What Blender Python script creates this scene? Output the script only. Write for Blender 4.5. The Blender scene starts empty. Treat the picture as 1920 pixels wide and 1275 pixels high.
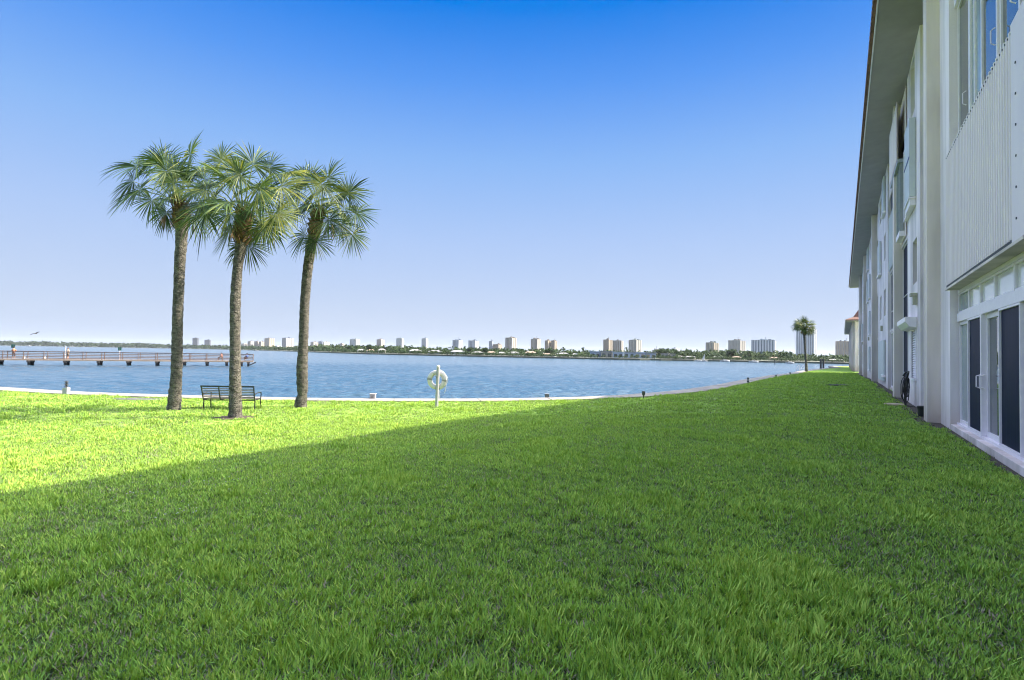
import bpy, math, random
import numpy as np
from mathutils import Vector, Matrix, noise
from mathutils.geometry import delaunay_2d_cdt
R = math.radians
scene = bpy.context.scene
col = scene.collection

# ------------------------------------------------------------------ camera
EYE = 1.55
CM = Matrix.Rotation(R(90 + 1.46), 3, 'X') @ Matrix.Rotation(R(0.985), 3, 'Z')
cd = bpy.data.cameras.new('camera'); cam = bpy.data.objects.new('camera', cd); col.objects.link(cam)
cam.matrix_world = Matrix.Translation((0, 0, EYE)) @ CM.to_4x4()
cd.sensor_width = 36.0; cd.lens = 18.75; cd.clip_start = 0.05; cd.clip_end = 20000
scene.camera = cam

# ------------------------------------------------------------------ sky, sun, exposure
SUN_AZ, SUN_EL = 77.0, 42.4          # azimuth measured from the view axis (+Y) towards +X
w = bpy.data.worlds.new('World'); scene.world = w; w.use_nodes = True
nt = w.node_tree; nt.nodes.clear()
out = nt.nodes.new('ShaderNodeOutputWorld'); bg = nt.nodes.new('ShaderNodeBackground')
sky = nt.nodes.new('ShaderNodeTexSky'); sky.sky_type = 'NISHITA'; sky.sun_disc = False
sky.sun_elevation = R(SUN_EL); sky.sun_rotation = R(SUN_AZ)
sky.air_density = 1.0; sky.dust_density = 3.0; sky.ozone_density = 1.5; sky.altitude = 0
STR, EXPO = 0.15, 2.70
# clear-day gradient near the horizon, handed over to the physical sky higher up
geo = nt.nodes.new('ShaderNodeNewGeometry'); sep = nt.nodes.new('ShaderNodeSeparateXYZ'); nt.links.new(geo.outputs['Incoming'], sep.inputs[0])
neg = nt.nodes.new('ShaderNodeMath'); neg.operation = 'MULTIPLY'; neg.inputs[1].default_value = -1; nt.links.new(sep.outputs['Z'], neg.inputs[0])
gr = nt.nodes.new('ShaderNodeValToRGB'); K = 1 / (STR * 2 ** EXPO)
stops = [(0.0, (.60, .70, .88)), (.06, (.57, .68, .88)), (.205, (.42, .585, .92)), (.34, (.25, .475, .92)), (.455, (.095, .325, .90)), (.55, (.0, .215, .84))]
el_ = gr.color_ramp.elements
for k_, (p_, c_) in enumerate(stops):
    e_ = el_[k_] if k_ < 2 else el_.new(p_)
    e_.position = p_; e_.color = tuple(x for x in c_) + (1,)
sc_n = nt.nodes.new('ShaderNodeVectorMath'); sc_n.operation = 'SCALE'; sc_n.inputs['Scale'].default_value = K
nt.links.new(neg.outputs[0], gr.inputs[0]); nt.links.new(gr.outputs[0], sc_n.inputs[0])
hsv = nt.nodes.new('ShaderNodeHueSaturation'); hsv.inputs['Saturation'].default_value = .62; hsv.inputs['Value'].default_value = 1.0
nt.links.new(sky.outputs[0], hsv.inputs['Color'])
mr = nt.nodes.new('ShaderNodeMapRange'); mr.inputs['From Min'].default_value = .57; mr.inputs['From Max'].default_value = .63
mr.inputs['To Min'].default_value = .0; mr.inputs['To Max'].default_value = 1.0; nt.links.new(neg.outputs[0], mr.inputs['Value'])
mxs = nt.nodes.new('ShaderNodeMixRGB'); nt.links.new(mr.outputs[0], mxs.inputs[0]); nt.links.new(sc_n.outputs[0], mxs.inputs[1]); nt.links.new(hsv.outputs[0], mxs.inputs[2])
nt.links.new(mxs.outputs[0], bg.inputs[0])
bg.inputs[1].default_value = STR; nt.links.new(bg.outputs[0], out.inputs[0])
sl = bpy.data.lights.new('sun', 'SUN'); sl.energy = 2.0; sl.angle = R(0.5); sl.color = (1.0, 0.86, 0.68)
so = bpy.data.objects.new('sun', sl); col.objects.link(so)
sd = Vector((math.sin(R(SUN_AZ)) * math.cos(R(SUN_EL)), math.cos(R(SUN_AZ)) * math.cos(R(SUN_EL)), math.sin(R(SUN_EL))))
so.rotation_euler = sd.to_track_quat('Z', 'Y').to_euler(); so.location = (60, 10, 60)
scene.view_settings.view_transform = 'Standard'; scene.view_settings.look = 'None'
scene.view_settings.exposure = EXPO; scene.view_settings.gamma = 1.0
scene.render.engine = 'CYCLES'
cy = scene.cycles
cy.max_bounces = 8; cy.diffuse_bounces = 3; cy.glossy_bounces = 4; cy.transmission_bounces = 4; cy.transparent_max_bounces = 8
cy.sample_clamp_indirect = 6; cy.use_denoising = True; cy.denoiser = 'OPENIMAGEDENOISE'; cy.denoising_prefilter = 'ACCURATE'; cy.denoising_input_passes = 'RGB_ALBEDO_NORMAL'; cy.filter_width = 1.1

# ------------------------------------------------------------------ placing helpers
def ray(px, py):
    return CM @ Vector(((px - 960) / 1000.0, -(py - 637.5) / 1000.0, -1.0))
def at(px, py, Y):                       # the point on the pixel's ray at distance Y along the view
    d = ray(px, py); return Vector((0, 0, EYE)) + d * (Y / d.y)
def on_z(px, py, z):
    d = ray(px, py); return Vector((0, 0, EYE)) + d * ((z - EYE) / d.z)
TH = R(31.8); CT, ST = math.cos(TH), math.sin(TH)
def ns(x, y): return x * CT - y * ST, x * ST + y * CT       # (n, s): distance towards the facade line, distance along it
def xy(n, s): return Vector((n * CT + s * ST, -n * ST + s * CT, 0))
def sm(t): t = min(1, max(0, t)); return t * t * (3 - 2 * t)
def lawn_z(x, y):
    n, s = ns(x, y)
    h = -0.5 * max(sm(-n / 14.0), 0.85 * sm((s - 38) / 50.0))
    return h + 0.02 * math.sin(x * .31 + 1) * math.sin(y * .23)* sm(math.hypot(x, y) / 6)
def on_lawn(px, py):
    z = 0
    for _ in range(30):
        p = on_z(px, py, z); z = 0.5 * z + 0.5 * lawn_z(p.x, p.y)
    p.z = lawn_z(p.x, p.y); return p
WATER = -1.4

# ------------------------------------------------------------------ materials
MATS = {}
def nodes(name):
    m = bpy.data.materials.new(name); m.use_nodes = True
    t = m.node_tree; b = t.nodes['Principled BSDF']; return m, t, b
def mat(name, c, rough=.6, var=.12, scale=3.0, bump=0.0, bscale=40, metal=0, spec=.5, c2=None, stretch=(1, 1, 1), detail=6, grow=None):
    if name in MATS: return MATS[name]
    m, t, b = nodes(name)
    tc = t.nodes.new('ShaderNodeTexCoord'); mp = t.nodes.new('ShaderNodeMapping'); mp.inputs['Scale'].default_value = stretch
    t.links.new(tc.outputs['Object'], mp.inputs[0])
    n = t.nodes.new('ShaderNodeTexNoise'); n.inputs['Scale'].default_value = scale; n.inputs['Detail'].default_value = detail
    n.inputs['Roughness'].default_value = .65
    t.links.new(mp.outputs[0], n.inputs['Vector'])
    r = t.nodes.new('ShaderNodeValToRGB'); e = r.color_ramp.elements
    e[0].position = .3; e[1].position = .7
    e[0].color = tuple(x * (1 - var) for x in c) + (1,); e[1].color = (tuple(min(1, x * (1 + var * .6)) for x in c) if c2 is None else tuple(c2)) + (1,)
    t.links.new(n.outputs['Fac'], r.inputs[0]); t.links.new(r.outputs[0], b.inputs['Base Color'])
    b.inputs['Roughness'].default_value = rough; b.inputs['Metallic'].default_value = metal
    b.inputs['Specular IOR Level'].default_value = spec
    if bump:
        n2 = t.nodes.new('ShaderNodeTexNoise'); n2.inputs['Scale'].default_value = bscale; n2.inputs['Detail'].default_value = 5
        t.links.new(mp.outputs[0], n2.inputs['Vector'])
        bp = t.nodes.new('ShaderNodeBump'); bp.inputs['Strength'].default_value = bump; bp.inputs['Distance'].default_value = .02
        t.links.new(n2.outputs['Fac'], bp.inputs['Height']); t.links.new(bp.outputs[0], b.inputs['Normal'])
    MATS[name] = m; return m

def leaf_mat(name, ca, cb, cc, nscale=1.5, trans=.45, rough=.45):
    """foliage: colour from per-face attribute plus position noise, half of the light passing through"""
    m, t, b = nodes(name)
    at_ = t.nodes.new('ShaderNodeAttribute'); at_.attribute_name = 'tone'
    r = t.nodes.new('ShaderNodeValToRGB'); r.color_ramp.elements[0].color = ca + (1,); r.color_ramp.elements[1].color = cc + (1,)
    e = r.color_ramp.elements.new(.5); e.color = cb + (1,)
    g = t.nodes.new('ShaderNodeNewGeometry'); n = t.nodes.new('ShaderNodeTexNoise'); n.inputs['Scale'].default_value = nscale; n.inputs['Detail'].default_value = 6
    t.links.new(g.outputs['Position'], n.inputs['Vector'])
    a = t.nodes.new('ShaderNodeMath'); a.operation = 'MULTIPLY_ADD'; a.inputs[1].default_value = .9; a.inputs[2].default_value = -.45
    t.links.new(n.outputs['Fac'], a.inputs[0])
    a2 = t.nodes.new('ShaderNodeMath'); a2.operation = 'ADD'; a2.use_clamp = True
    t.links.new(a.outputs[0], a2.inputs[0]); t.links.new(at_.outputs['Fac'], a2.inputs[1]); t.links.new(a2.outputs[0], r.inputs[0])
    t.links.new(r.outputs[0], b.inputs['Base Color']); b.inputs['Roughness'].default_value = rough
    tr = t.nodes.new('ShaderNodeBsdfTranslucent'); mx = t.nodes.new('ShaderNodeMixShader'); mx.inputs[0].default_value = trans
    mul = t.nodes.new('ShaderNodeMixRGB'); mul.blend_type = 'MULTIPLY'; mul.inputs[0].default_value = 1; mul.inputs[2].default_value = (1.55, 1.3, .5, 1)
    t.links.new(r.outputs[0], mul.inputs[1]); t.links.new(mul.outputs[0], tr.inputs[0])
    t.links.new(b.outputs[0], mx.inputs[1]); t.links.new(tr.outputs[0], mx.inputs[2])
    t.links.new(mx.outputs[0], t.nodes['Material Output'].inputs[0])
    MATS[name] = m; return m

def stucco(name, c, streak=.24):
    m, t, b = nodes(name)
    tc = t.nodes.new('ShaderNodeTexCoord')
    def nz(scale, stretch, det=5):
        mp = t.nodes.new('ShaderNodeMapping'); mp.inputs['Scale'].default_value = stretch
        n = t.nodes.new('ShaderNodeTexNoise'); n.inputs['Scale'].default_value = scale; n.inputs['Detail'].default_value = det
        t.links.new(tc.outputs['Object'], mp.inputs[0]); t.links.new(mp.outputs[0], n.inputs['Vector']); return n
    n1 = nz(1.2, (1, 1, .12)); n2 = nz(.6, (1, 1, 1)); n3 = nz(60, (1, 1, 1), 3)
    r1 = t.nodes.new('ShaderNodeValToRGB'); r1.color_ramp.elements[0].position = .32; r1.color_ramp.elements[1].position = .6
    r1.color_ramp.elements[0].color = tuple(x * (1 - streak * 1.6) for x in c) + (1,); r1.color_ramp.elements[1].color = c + (1,)
    t.links.new(n1.outputs['Fac'], r1.inputs[0])
    r2 = t.nodes.new('ShaderNodeValToRGB'); r2.color_ramp.elements[0].position = .3; r2.color_ramp.elements[1].position = .7
    r2.color_ramp.elements[0].color = (.9, .88, .84, 1); r2.color_ramp.elements[1].color = (1, 1, 1, 1)
    t.links.new(n2.outputs['Fac'], r2.inputs[0])
    mx = t.nodes.new('ShaderNodeMixRGB'); mx.blend_type = 'MULTIPLY'; mx.inputs[0].default_value = 1
    t.links.new(r1.outputs[0], mx.inputs[1]); t.links.new(r2.outputs[0], mx.inputs[2])
    sp = t.nodes.new('ShaderNodeSeparateXYZ'); t.links.new(tc.outputs['Object'], sp.inputs[0])        # splash-back dirt low on the walls
    mr_ = t.nodes.new('ShaderNodeMapRange'); mr_.inputs['From Min'].default_value = .75; mr_.inputs['From Max'].default_value = -.1; t.links.new(sp.outputs['Z'], mr_.inputs['Value'])
    n4 = nz(3.5, (1, 1, .6), 6); m5 = t.nodes.new('ShaderNodeMath'); m5.operation = 'MULTIPLY'; t.links.new(mr_.outputs[0], m5.inputs[0]); t.links.new(n4.outputs['Fac'], m5.inputs[1])
    mx2 = t.nodes.new('ShaderNodeMixRGB'); mx2.blend_type = 'MULTIPLY'; mx2.inputs[2].default_value = (.62, .52, .36, 1); t.links.new(m5.outputs[0], mx2.inputs[0]); t.links.new(mx.outputs[0], mx2.inputs[1])
    t.links.new(mx2.outputs[0], b.inputs['Base Color'])
    bp = t.nodes.new('ShaderNodeBump'); bp.inputs['Strength'].default_value = .35; bp.inputs['Distance'].default_value = .01
    t.links.new(n3.outputs['Fac'], bp.inputs['Height']); t.links.new(bp.outputs[0], b.inputs['Normal'])
    b.inputs['Roughness'].default_value = .75; b.inputs['Specular IOR Level'].default_value = .3
    MATS[name] = m; return m

M_white = stucco('stucco_white', (.90, .81, .84))
M_beige = stucco('stucco_beige', (.80, .70, .66))
M_grey = stucco('stucco_grey', (.52, .54, .55))
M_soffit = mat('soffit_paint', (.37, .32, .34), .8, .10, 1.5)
M_tile = mat('roof_tile_brown', (.16, .075, .05), .8, .4, 5, c2=(.26, .14, .09), bump=.4)
M_redtile = mat('roof_tile_red', (.09, .03, .02), .8, .3, 3, c2=(.13, .05, .03), bump=.4)
M_alu = mat('white_metal', (.82, .75, .79), .35, .06, 6, spec=.5)
M_panel = mat('ribbed_panel_paint', (.76, .66, .66), .45, .07, 1.5, stretch=(1, 1, .2))
M_paneld = mat('grey_shutter_paint', (.52, .54, .56), .5, .08, 1.5)
M_frame = mat('grey_metal', (.30, .32, .34), .4, .1, 6)
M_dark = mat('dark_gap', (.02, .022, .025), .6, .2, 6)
M_screen = mat('dark_screen_mesh', (.008, .014, .042), .45, .6, 3, spec=.04, stretch=(1, 30, .2))
M_glass = mat('window_glass', (.03, .045, .05), .03, .2, .8, spec=.9)
M_curtain = mat('glass_with_pale_curtain', (.27, .33, .32), .12, .12, 2.5, spec=.9, stretch=(1, 8, .1))
M_transom = mat('glass_painted_reflection', (.80, .76, .75), .08, .06, 1.0, spec=1.0)  # pale base colour stands in for the bright lagoon reflected in the transoms
M_screw = mat('screw_steel', (.08, .08, .09), .5, .1, 10)
M_black = mat('black_rubber', (.012, .012, .013), .45, .2, 30)
M_concrete = mat('seawall_concrete', (.245, .225, .20), .85, .22, 1.4, bump=.3, bscale=25)
M_darkconc = mat('dark_concrete', (.10, .10, .10), .9, .25, 3)
M_soil = mat('bare_soil', (.055, .040, .028), .95, .35, 6, bump=.5)
M_iron = mat('bench_iron', (.022, .024, .026), .4, .15, 20)
M_slat = mat('bench_slats', (.14, .12, .10), .55, .25, 12)
M_pvc = mat('grey_white_post', (.36, .36, .38), .5, .10, 8)
M_ring = mat('ring_buoy_white', (.60, .56, .58), .5, .10, 6)
M_band = mat('ring_band_grey', (.24, .24, .24), .6, .1, 8)
M_rope = mat('white_rope', (.5, .5, .5), .7, .1, 30)
M_wood = mat('pier_wood', (.17, .105, .075), .8, .3, 2.5, c2=(.25, .165, .12))
M_deck = mat('pier_concrete', (.30, .23, .17), .8, .2, 1.0)
M_pile = mat('wet_pile', (.045, .04, .038), .7, .3, 4)
M_green = mat('green_sign_paint', (.02, .13, .08), .5, .1, 4)
M_lamp = mat('lamp_louvre_dark', (.05, .055, .06), .4, .1, 9)
M_tan = mat('tan_paver', (.42, .33, .22), .85, .2, 6)
M_skin = mat('skin', (.42, .24, .16), .6, .05, 6)
M_leafA = leaf_mat('palm_leaf', (.014, .034, .010), (.05, .10, .026), (.27, .30, .085), 1.6, .32, .5)  # dark and pale ramp ends paint in the crown's shaded interior and highlights
M_leafA.node_tree.nodes['Principled BSDF'].inputs['Specular IOR Level'].default_value = .22
M_grass = leaf_mat('grass_blades', (.27, .235, .175), (.20, .37, .07), (.43, .545, .11), .8, .10, .7)
M_grass.node_tree.nodes['Principled BSDF'].inputs['Specular IOR Level'].default_value = .12
_r = [n for n in M_grass.node_tree.nodes if n.type == 'VALTORGB'][0].color_ramp
_r.elements[0].position = .02; _r.elements[1].position = .42; _e = _r.elements.new(.14); _e.color = (.055, .105, .045, 1); _e = _r.elements.new(.62); _e.color = (.285, .48, .08, 1)
[n for n in M_grass.node_tree.nodes if n.type == 'MATH' and n.operation == 'MULTIPLY_ADD'][0].inputs[1].default_value = .7
[n for n in M_grass.node_tree.nodes if n.type == 'MATH' and n.operation == 'MULTIPLY_ADD'][0].inputs[2].default_value = -.35
M_tree = leaf_mat('tree_foliage', (.014, .032, .014), (.030, .055, .022), (.05, .075, .03), .03, .15, .8)
M_tree.node_tree.nodes['Principled BSDF'].inputs['Specular IOR Level'].default_value = .08

# ------------------------------------------------------------------ mesh builder
class MB:
    def __init__(s): s.v = []; s.f = []; s.tone = []; s.T = None
    def add(s, vs, fs, tone=.5):
        k = len(s.v)
        s.v += [tuple(v) for v in vs]; s.f += [tuple(i + k for i in f) for f in fs]; s.tone += [tone] * len(fs); return s
    def box(s, x0, y0, z0, x1, y1, z1):
        v = [(x, y, z) for z in (z0, z1) for y in (y0, y1) for x in (x0, x1)]
        return s.add(v, [(0, 2, 3, 1), (4, 5, 7, 6), (0, 1, 5, 4), (2, 6, 7, 3), (0, 4, 6, 2), (1, 3, 7, 5)])
    def bar(s, a, b, w, h=None, up=(0, 0, 1)):
        a = Vector(a); b = Vector(b); d = (b - a).normalized(); h = h or w
        sd_ = d.cross(Vector(up))
        if sd_.length < 1e-4: sd_ = d.cross(Vector((1, 0, 0)))
        sd_.normalize(); u = sd_.cross(d)
        v = [p + sd_ * (w / 2 * i) + u * (h / 2 * j) for p in (a, b) for i, j in ((-1, -1), (1, -1), (1, 1), (-1, 1))]
        return s.add(v, [(0, 1, 2, 3), (7, 6, 5, 4), (0, 4, 5, 1), (1, 5, 6, 2), (2, 6, 7, 3), (3, 7, 4, 0)])
    def tube(s, pts, rad, n=8, cap=True, jit=0, tone=.5):
        pts = [Vector(p) for p in pts]
        if not hasattr(rad, '__len__'): rad = [rad] * len(pts)
        vs = []; ref = None
        for i, p in enumerate(pts):
            d = (pts[min(i + 1, len(pts) - 1)] - pts[max(i - 1, 0)]).normalized()
            if ref is None: ref = d.orthogonal().normalized()
            ref = (ref - d * ref.dot(d)).normalized(); o = d.cross(ref)
            for k in range(n):
                a = 2 * math.pi * k / n; q = p + (ref * math.cos(a) + o * math.sin(a)) * rad[i]
                if jit: q += (q - p).normalized() * jit * (noise.noise(q * 6) + .6 * noise.noise(q * 17))
                vs.append(q)
        fs = [(i * n + k, i * n + (k + 1) % n, (i + 1) * n + (k + 1) % n, (i + 1) * n + k) for i in range(len(pts) - 1) for k in range(n)]
        if cap: fs += [tuple(range(n - 1, -1, -1)), tuple(range((len(pts) - 1) * n, len(pts) * n))]
        return s.add(vs, fs, tone)
    def lathe(s, c, prof, n=20):                      # prof: (r, z)
        c = Vector(c); vs = [c + Vector((r * math.cos(2 * math.pi * k / n), r * math.sin(2 * math.pi * k / n), z)) for r, z in prof for k in range(n)]
        m = len(prof)
        fs = [(i * n + k, i * n + (k + 1) % n, (i + 1) * n + (k + 1) % n, (i + 1) * n + k) for i in range(m - 1) for k in range(n)]
        fs += [tuple(range(n - 1, -1, -1)), tuple(range((m - 1) * n, m * n))]
        return s.add(vs, fs)
    def build(s, name, m, parent=None, smooth=False, origin=None, tone=False, bevel=0, extra=()):
        base_n = len(s.f); groups = []
        for mb_, m_ in extra: k0 = len(s.f); s.add(mb_.v, mb_.f); groups.append((k0, len(s.f), m_))
        me = bpy.data.meshes.new(name)
        o_ = Vector(origin) if origin is not None else Vector((0, 0, 0))
        me.from_pydata([tuple(Vector(v) - o_) for v in s.v], [], s.f); me.update()
        if m: me.materials.append(m)
        for gi_, (k0, k1, m_) in enumerate(groups):
            me.materials.append(m_)
            for f_ in range(k0, k1): me.polygons[f_].material_index = gi_ + 1
        if smooth: me.polygons.foreach_set('use_smooth', [True] * len(me.polygons))
        if tone:
            a = me.attributes.new('tone', 'FLOAT', 'FACE'); a.data.foreach_set('value', s.tone)
        ob = bpy.data.objects.new(name, me); col.objects.link(ob)
        if parent is not None: ob.parent = parent
        elif origin is not None: ob.location = o_
        if bevel:
            b = ob.modifiers.new('bevel', 'BEVEL'); b.width = bevel; b.segments = 2; b.limit_method = 'ANGLE'
        return ob
def empty(name, loc, rz=0):
    o = bpy.data.objects.new(name, None); o.location = loc; o.rotation_euler = (0, 0, rz); o.empty_display_size = .3
    col.objects.link(o); return o
def tag(o, label=None, cat=None, group=None, kind=None):
    if label: o['label'] = label
    if cat: o['category'] = cat
    if group: o['group'] = group
    if kind: o['kind'] = kind
    return o

# ------------------------------------------------------------------ ground: lawn, sea wall, water
edge_px = [(0, 733), (120, 740), (240, 744), (340, 747), (500, 751), (600, 752.7), (760, 753.4), (880, 753), (1030, 751), (1100, 749.5), (1150, 747.5),
           (1206, 745), (1300, 737), (1350, 729.5), (1400, 719), (1440, 710.5), (1480, 703.5), (1513, 695.8), (1553, 691.0), (1585, 689)]
edge = [on_lawn(*p) for p in edge_px]
edge = [Vector((-150, 62, 0)), Vector((-80, 40, 0)), Vector((-38, 29, 0))] + edge + [xy(-4, 180), xy(30, 190)]
def chaikin(p, k):
    for _ in range(k):
        q = [p[0]]
        for a, b in zip(p, p[1:]): q += [a * .75 + b * .25, a * .25 + b * .75]
        p = q + [p[-1]]
    return p
edge = chaikin(edge, 2)
for e in edge: e.z = 0
poly = edge + [xy(70, 190), xy(70, -50), Vector((-60, -60, 0)), Vector((-150, -60, 0))]
def inside(x, y, P=[(p.x, p.y) for p in poly]):
    c = False; j = len(P) - 1
    for i in range(len(P)):
        xi, yi = P[i]; xj, yj = P[j]
        if (yi > y) != (yj > y) and x < (xj - xi) * (y - yi) / (yj - yi) + xi: c = not c
        j = i
    return c
rng = random.Random(5)
pts = [Vector((p.x, p.y)) for p in poly]; nb = len(pts)
g = 1.6
for i in range(-30, 50):
    for j in range(-20, 80):
        x, y = i * g + .3, j * g + .3
        if math.hypot(x, y) < 45 and inside(x, y): pts.append(Vector((x + rng.uniform(-.3, .3), y + rng.uniform(-.3, .3))))
for i in range(-30, 40):
    for j in range(-12, 40):
        x, y = i * 5 + .3, j * 5 + .3
        if math.hypot(x, y) > 46 and inside(x, y): pts.append(Vector((x, y)))
r_ = delaunay_2d_cdt(pts, [(i, (i + 1) % nb) for i in range(nb)], [], 1, 1e-4)
lm = MB(); lm.add([(v.x, v.y, lawn_z(v.x, v.y) - .012) for v in r_[0]], [tuple(f) for f in r_[2]])

def ground_material():
    m, t, b = nodes('lawn_ground')
    g_ = t.nodes.new('ShaderNodeNewGeometry')
    n1 = t.nodes.new('ShaderNodeTexNoise'); n1.inputs['Scale'].default_value = .55; n1.inputs['Detail'].default_value = 5
    n2 = t.nodes.new('ShaderNodeTexNoise'); n2.inputs['Scale'].default_value = 14; n2.inputs['Detail'].default_value = 8; n2.inputs['Roughness'].default_value = .8
    for n in (n1, n2): t.links.new(g_.outputs['Position'], n.inputs['Vector'])
    mx = t.nodes.new('ShaderNodeMath'); mx.operation = 'ADD'; t.links.new(n1.outputs['Fac'], mx.inputs[0]); t.links.new(n2.outputs['Fac'], mx.inputs[1])
    r = t.nodes.new('ShaderNodeValToRGB'); e = r.color_ramp.elements
    e[0].position = .72; e[0].color = (.17, .145, .105, 1); e[1].position = 1.15; e[1].color = (.24, .38, .07, 1)
    x = e.new(.9); x.color = (.12, .20, .05, 1)
    d = t.nodes.new('ShaderNodeMath'); d.operation = 'MULTIPLY'; d.inputs[1].default_value = .5
    for q in e: q.position *= .5
    t.links.new(mx.outputs[0], d.inputs[0]); t.links.new(d.outputs[0], r.inputs[0]); t.links.new(r.outputs[0], b.inputs['Base Color'])
    b.inputs['Roughness'].default_value = .95; b.inputs['Specular IOR Level'].default_value = .1
    bp = t.nodes.new('ShaderNodeBump'); bp.inputs['Strength'].default_value = .8; bp.inputs['Distance'].default_value = .05
    t.links.new(n2.outputs['Fac'], bp.inputs['Height']); t.links.new(bp.outputs[0], b.inputs['Normal'])
    return m
lawn = lm.build('lawn', ground_material(), smooth=True); tag(lawn, kind='structure')

# sea wall walk
def seawall():
    mb = MB(); k = 0; W = 1.05; vs = []; fs = []
    for i, p in enumerate(edge):
        d = (edge[min(i + 1, len(edge) - 1)] - edge[max(i - 1, 0)]).normalized(); o = Vector((-d.y, d.x, 0))
        z = lawn_z(p.x, p.y) + .035
        vs += [p + Vector((0, 0, z - .3)), p + Vector((0, 0, z)), p + o * W + Vector((0, 0, z + .01)), p + o * W + Vector((0, 0, z - .22)),
               p + o * (W - .1) + Vector((0, 0, z - .24)), p + o * (W - .1) + Vector((0, 0, WATER - .6))]
    for i in range(len(edge) - 1):
        for j in range(5): a = i * 6 + j; fs.append((a, a + 1, a + 7, a + 6))
    mb.add(vs, fs); jn = MB(); acc = 0
    for a, b_ in zip(edge, edge[1:]):
        acc += (b_ - a).length
        if acc > 3.0:
            acc = 0; d = (b_ - a).normalized(); o = Vector((-d.y, d.x, 0)); z = lawn_z(b_.x, b_.y) + .045; jn.bar(b_ + o * .01 + Vector((0, 0, z - .004)), b_ + o * (W + .004) + Vector((0, 0, z - .002)), .03, .012)
    return mb.build('sea_wall', M_concrete, extra=((jn, M_darkconc),))
sw = seawall(); tag(sw, 'long curving pale concrete sea wall cap between the lawn and the water', 'sea wall')

def water_material():
    m, t, b = nodes('lagoon_water')
    g_ = t.nodes.new('ShaderNodeNewGeometry')
    def nz(sc, st, det, rough=.5, dist=0):
        mp = t.nodes.new('ShaderNodeMapping'); mp.inputs['Scale'].default_value = st; mp.inputs['Rotation'].default_value = (0, 0, R(12))
        n = t.nodes.new('ShaderNodeTexNoise'); n.inputs['Scale'].default_value = sc; n.inputs['Detail'].default_value = det; n.inputs['Roughness'].default_value = rough
        n.inputs['Distortion'].default_value = dist
        t.links.new(g_.outputs['Position'], mp.inputs[0]); t.links.new(mp.outputs[0], n.inputs['Vector']); return n
    n1 = nz(3.2, (.6, 1, 1), 3, .6, .4); n2 = nz(1.1, (.6, 1, 1), 2, .5, .3); n3 = nz(.02, (.3, 1, 1), 4, .6, 0)
    a = t.nodes.new('ShaderNodeMath'); a.operation = 'MULTIPLY_ADD'; a.inputs[1].default_value = 1.6
    t.links.new(n2.outputs['Fac'], a.inputs[0]); t.links.new(n1.outputs['Fac'], a.inputs[2])
    bp = t.nodes.new('ShaderNodeBump'); bp.inputs['Strength'].default_value = .5; bp.inputs['Distance'].default_value = .10
    t.links.new(a.outputs[0], bp.inputs['Height']); t.links.new(bp.outputs[0], b.inputs['Normal'])
    r = t.nodes.new('ShaderNodeValToRGB'); r.color_ramp.elements[0].position = .35; r.color_ramp.elements[1].position = .65
    r.color_ramp.elements[0].color = (.03, .07, .11, 1); r.color_ramp.elements[1].color = (.045, .09, .13, 1)
    t.links.new(n3.outputs['Fac'], r.inputs[0]); t.links.new(r.outputs[0], b.inputs['Base Color'])
    b.inputs['Roughness'].default_value = .16; b.inputs['IOR'].default_value = 1.33; b.inputs['Specular IOR Level'].default_value = .5
    return m
def water_mesh():
    ang = np.radians(np.linspace(-80, 50, 1280)); r = [17.0]
    while r[-1] < 7000: r.append(r[-1] * 1.0042 + .05 if r[-1] < 420 else r[-1] * 1.03)
    r = np.array(r); nr, na = len(r), len(ang); step = np.gradient(r)
    X = r[:, None] * np.sin(ang)[None]; Y = r[:, None] * np.cos(ang)[None]; Z = np.zeros_like(X); q = np.random.RandomState(4)
    for k in range(46):
        lam = .42 * (6.0 ** q.rand()); th = math.radians(100) + q.normal(0, .55); kx, ky = math.cos(th) * 2 * math.pi / lam, math.sin(th) * 2 * math.pi / lam
        amp = .0095 * lam ** .9; wgt = np.clip((lam / step - 2.2) / 3, 0, 1)[:, None]; ph = kx * X + ky * Y + q.rand() * 6.28
        Z += amp * wgt * (np.sin(ph) + .25 * np.sin(2 * ph + 1.3))
    gust = np.sin(X * .05 + 1.1 * np.sin(Y * .03)) * np.sin(Y * .043 + .7 + np.sin(X * .021)); Z *= 1 + .55 * gust
    co = np.stack([X, Y, Z + WATER], -1).reshape(-1, 3).astype(np.float32)
    idx = np.arange(nr * na).reshape(nr, na); F_ = np.stack([idx[:-1, :-1], idx[:-1, 1:], idx[1:, 1:], idx[1:, :-1]], -1)[:, :, ::-1].reshape(-1, 4).astype(np.int32)
    me = bpy.data.meshes.new('water'); me.vertices.add(len(co)); me.vertices.foreach_set('co', co.ravel()); me.loops.add(F_.size); me.loops.foreach_set('vertex_index', F_.ravel())
    me.polygons.add(len(F_)); me.polygons.foreach_set('loop_start', np.arange(0, F_.size, 4, dtype=np.int32)); me.polygons.foreach_set('use_smooth', np.ones(len(F_), bool)); me.update(calc_edges=True); me.validate()
    me.materials.append(water_material()); ob = bpy.data.objects.new('water', me); col.objects.link(ob); return ob
tag(water_mesh(), kind='structure')

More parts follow.
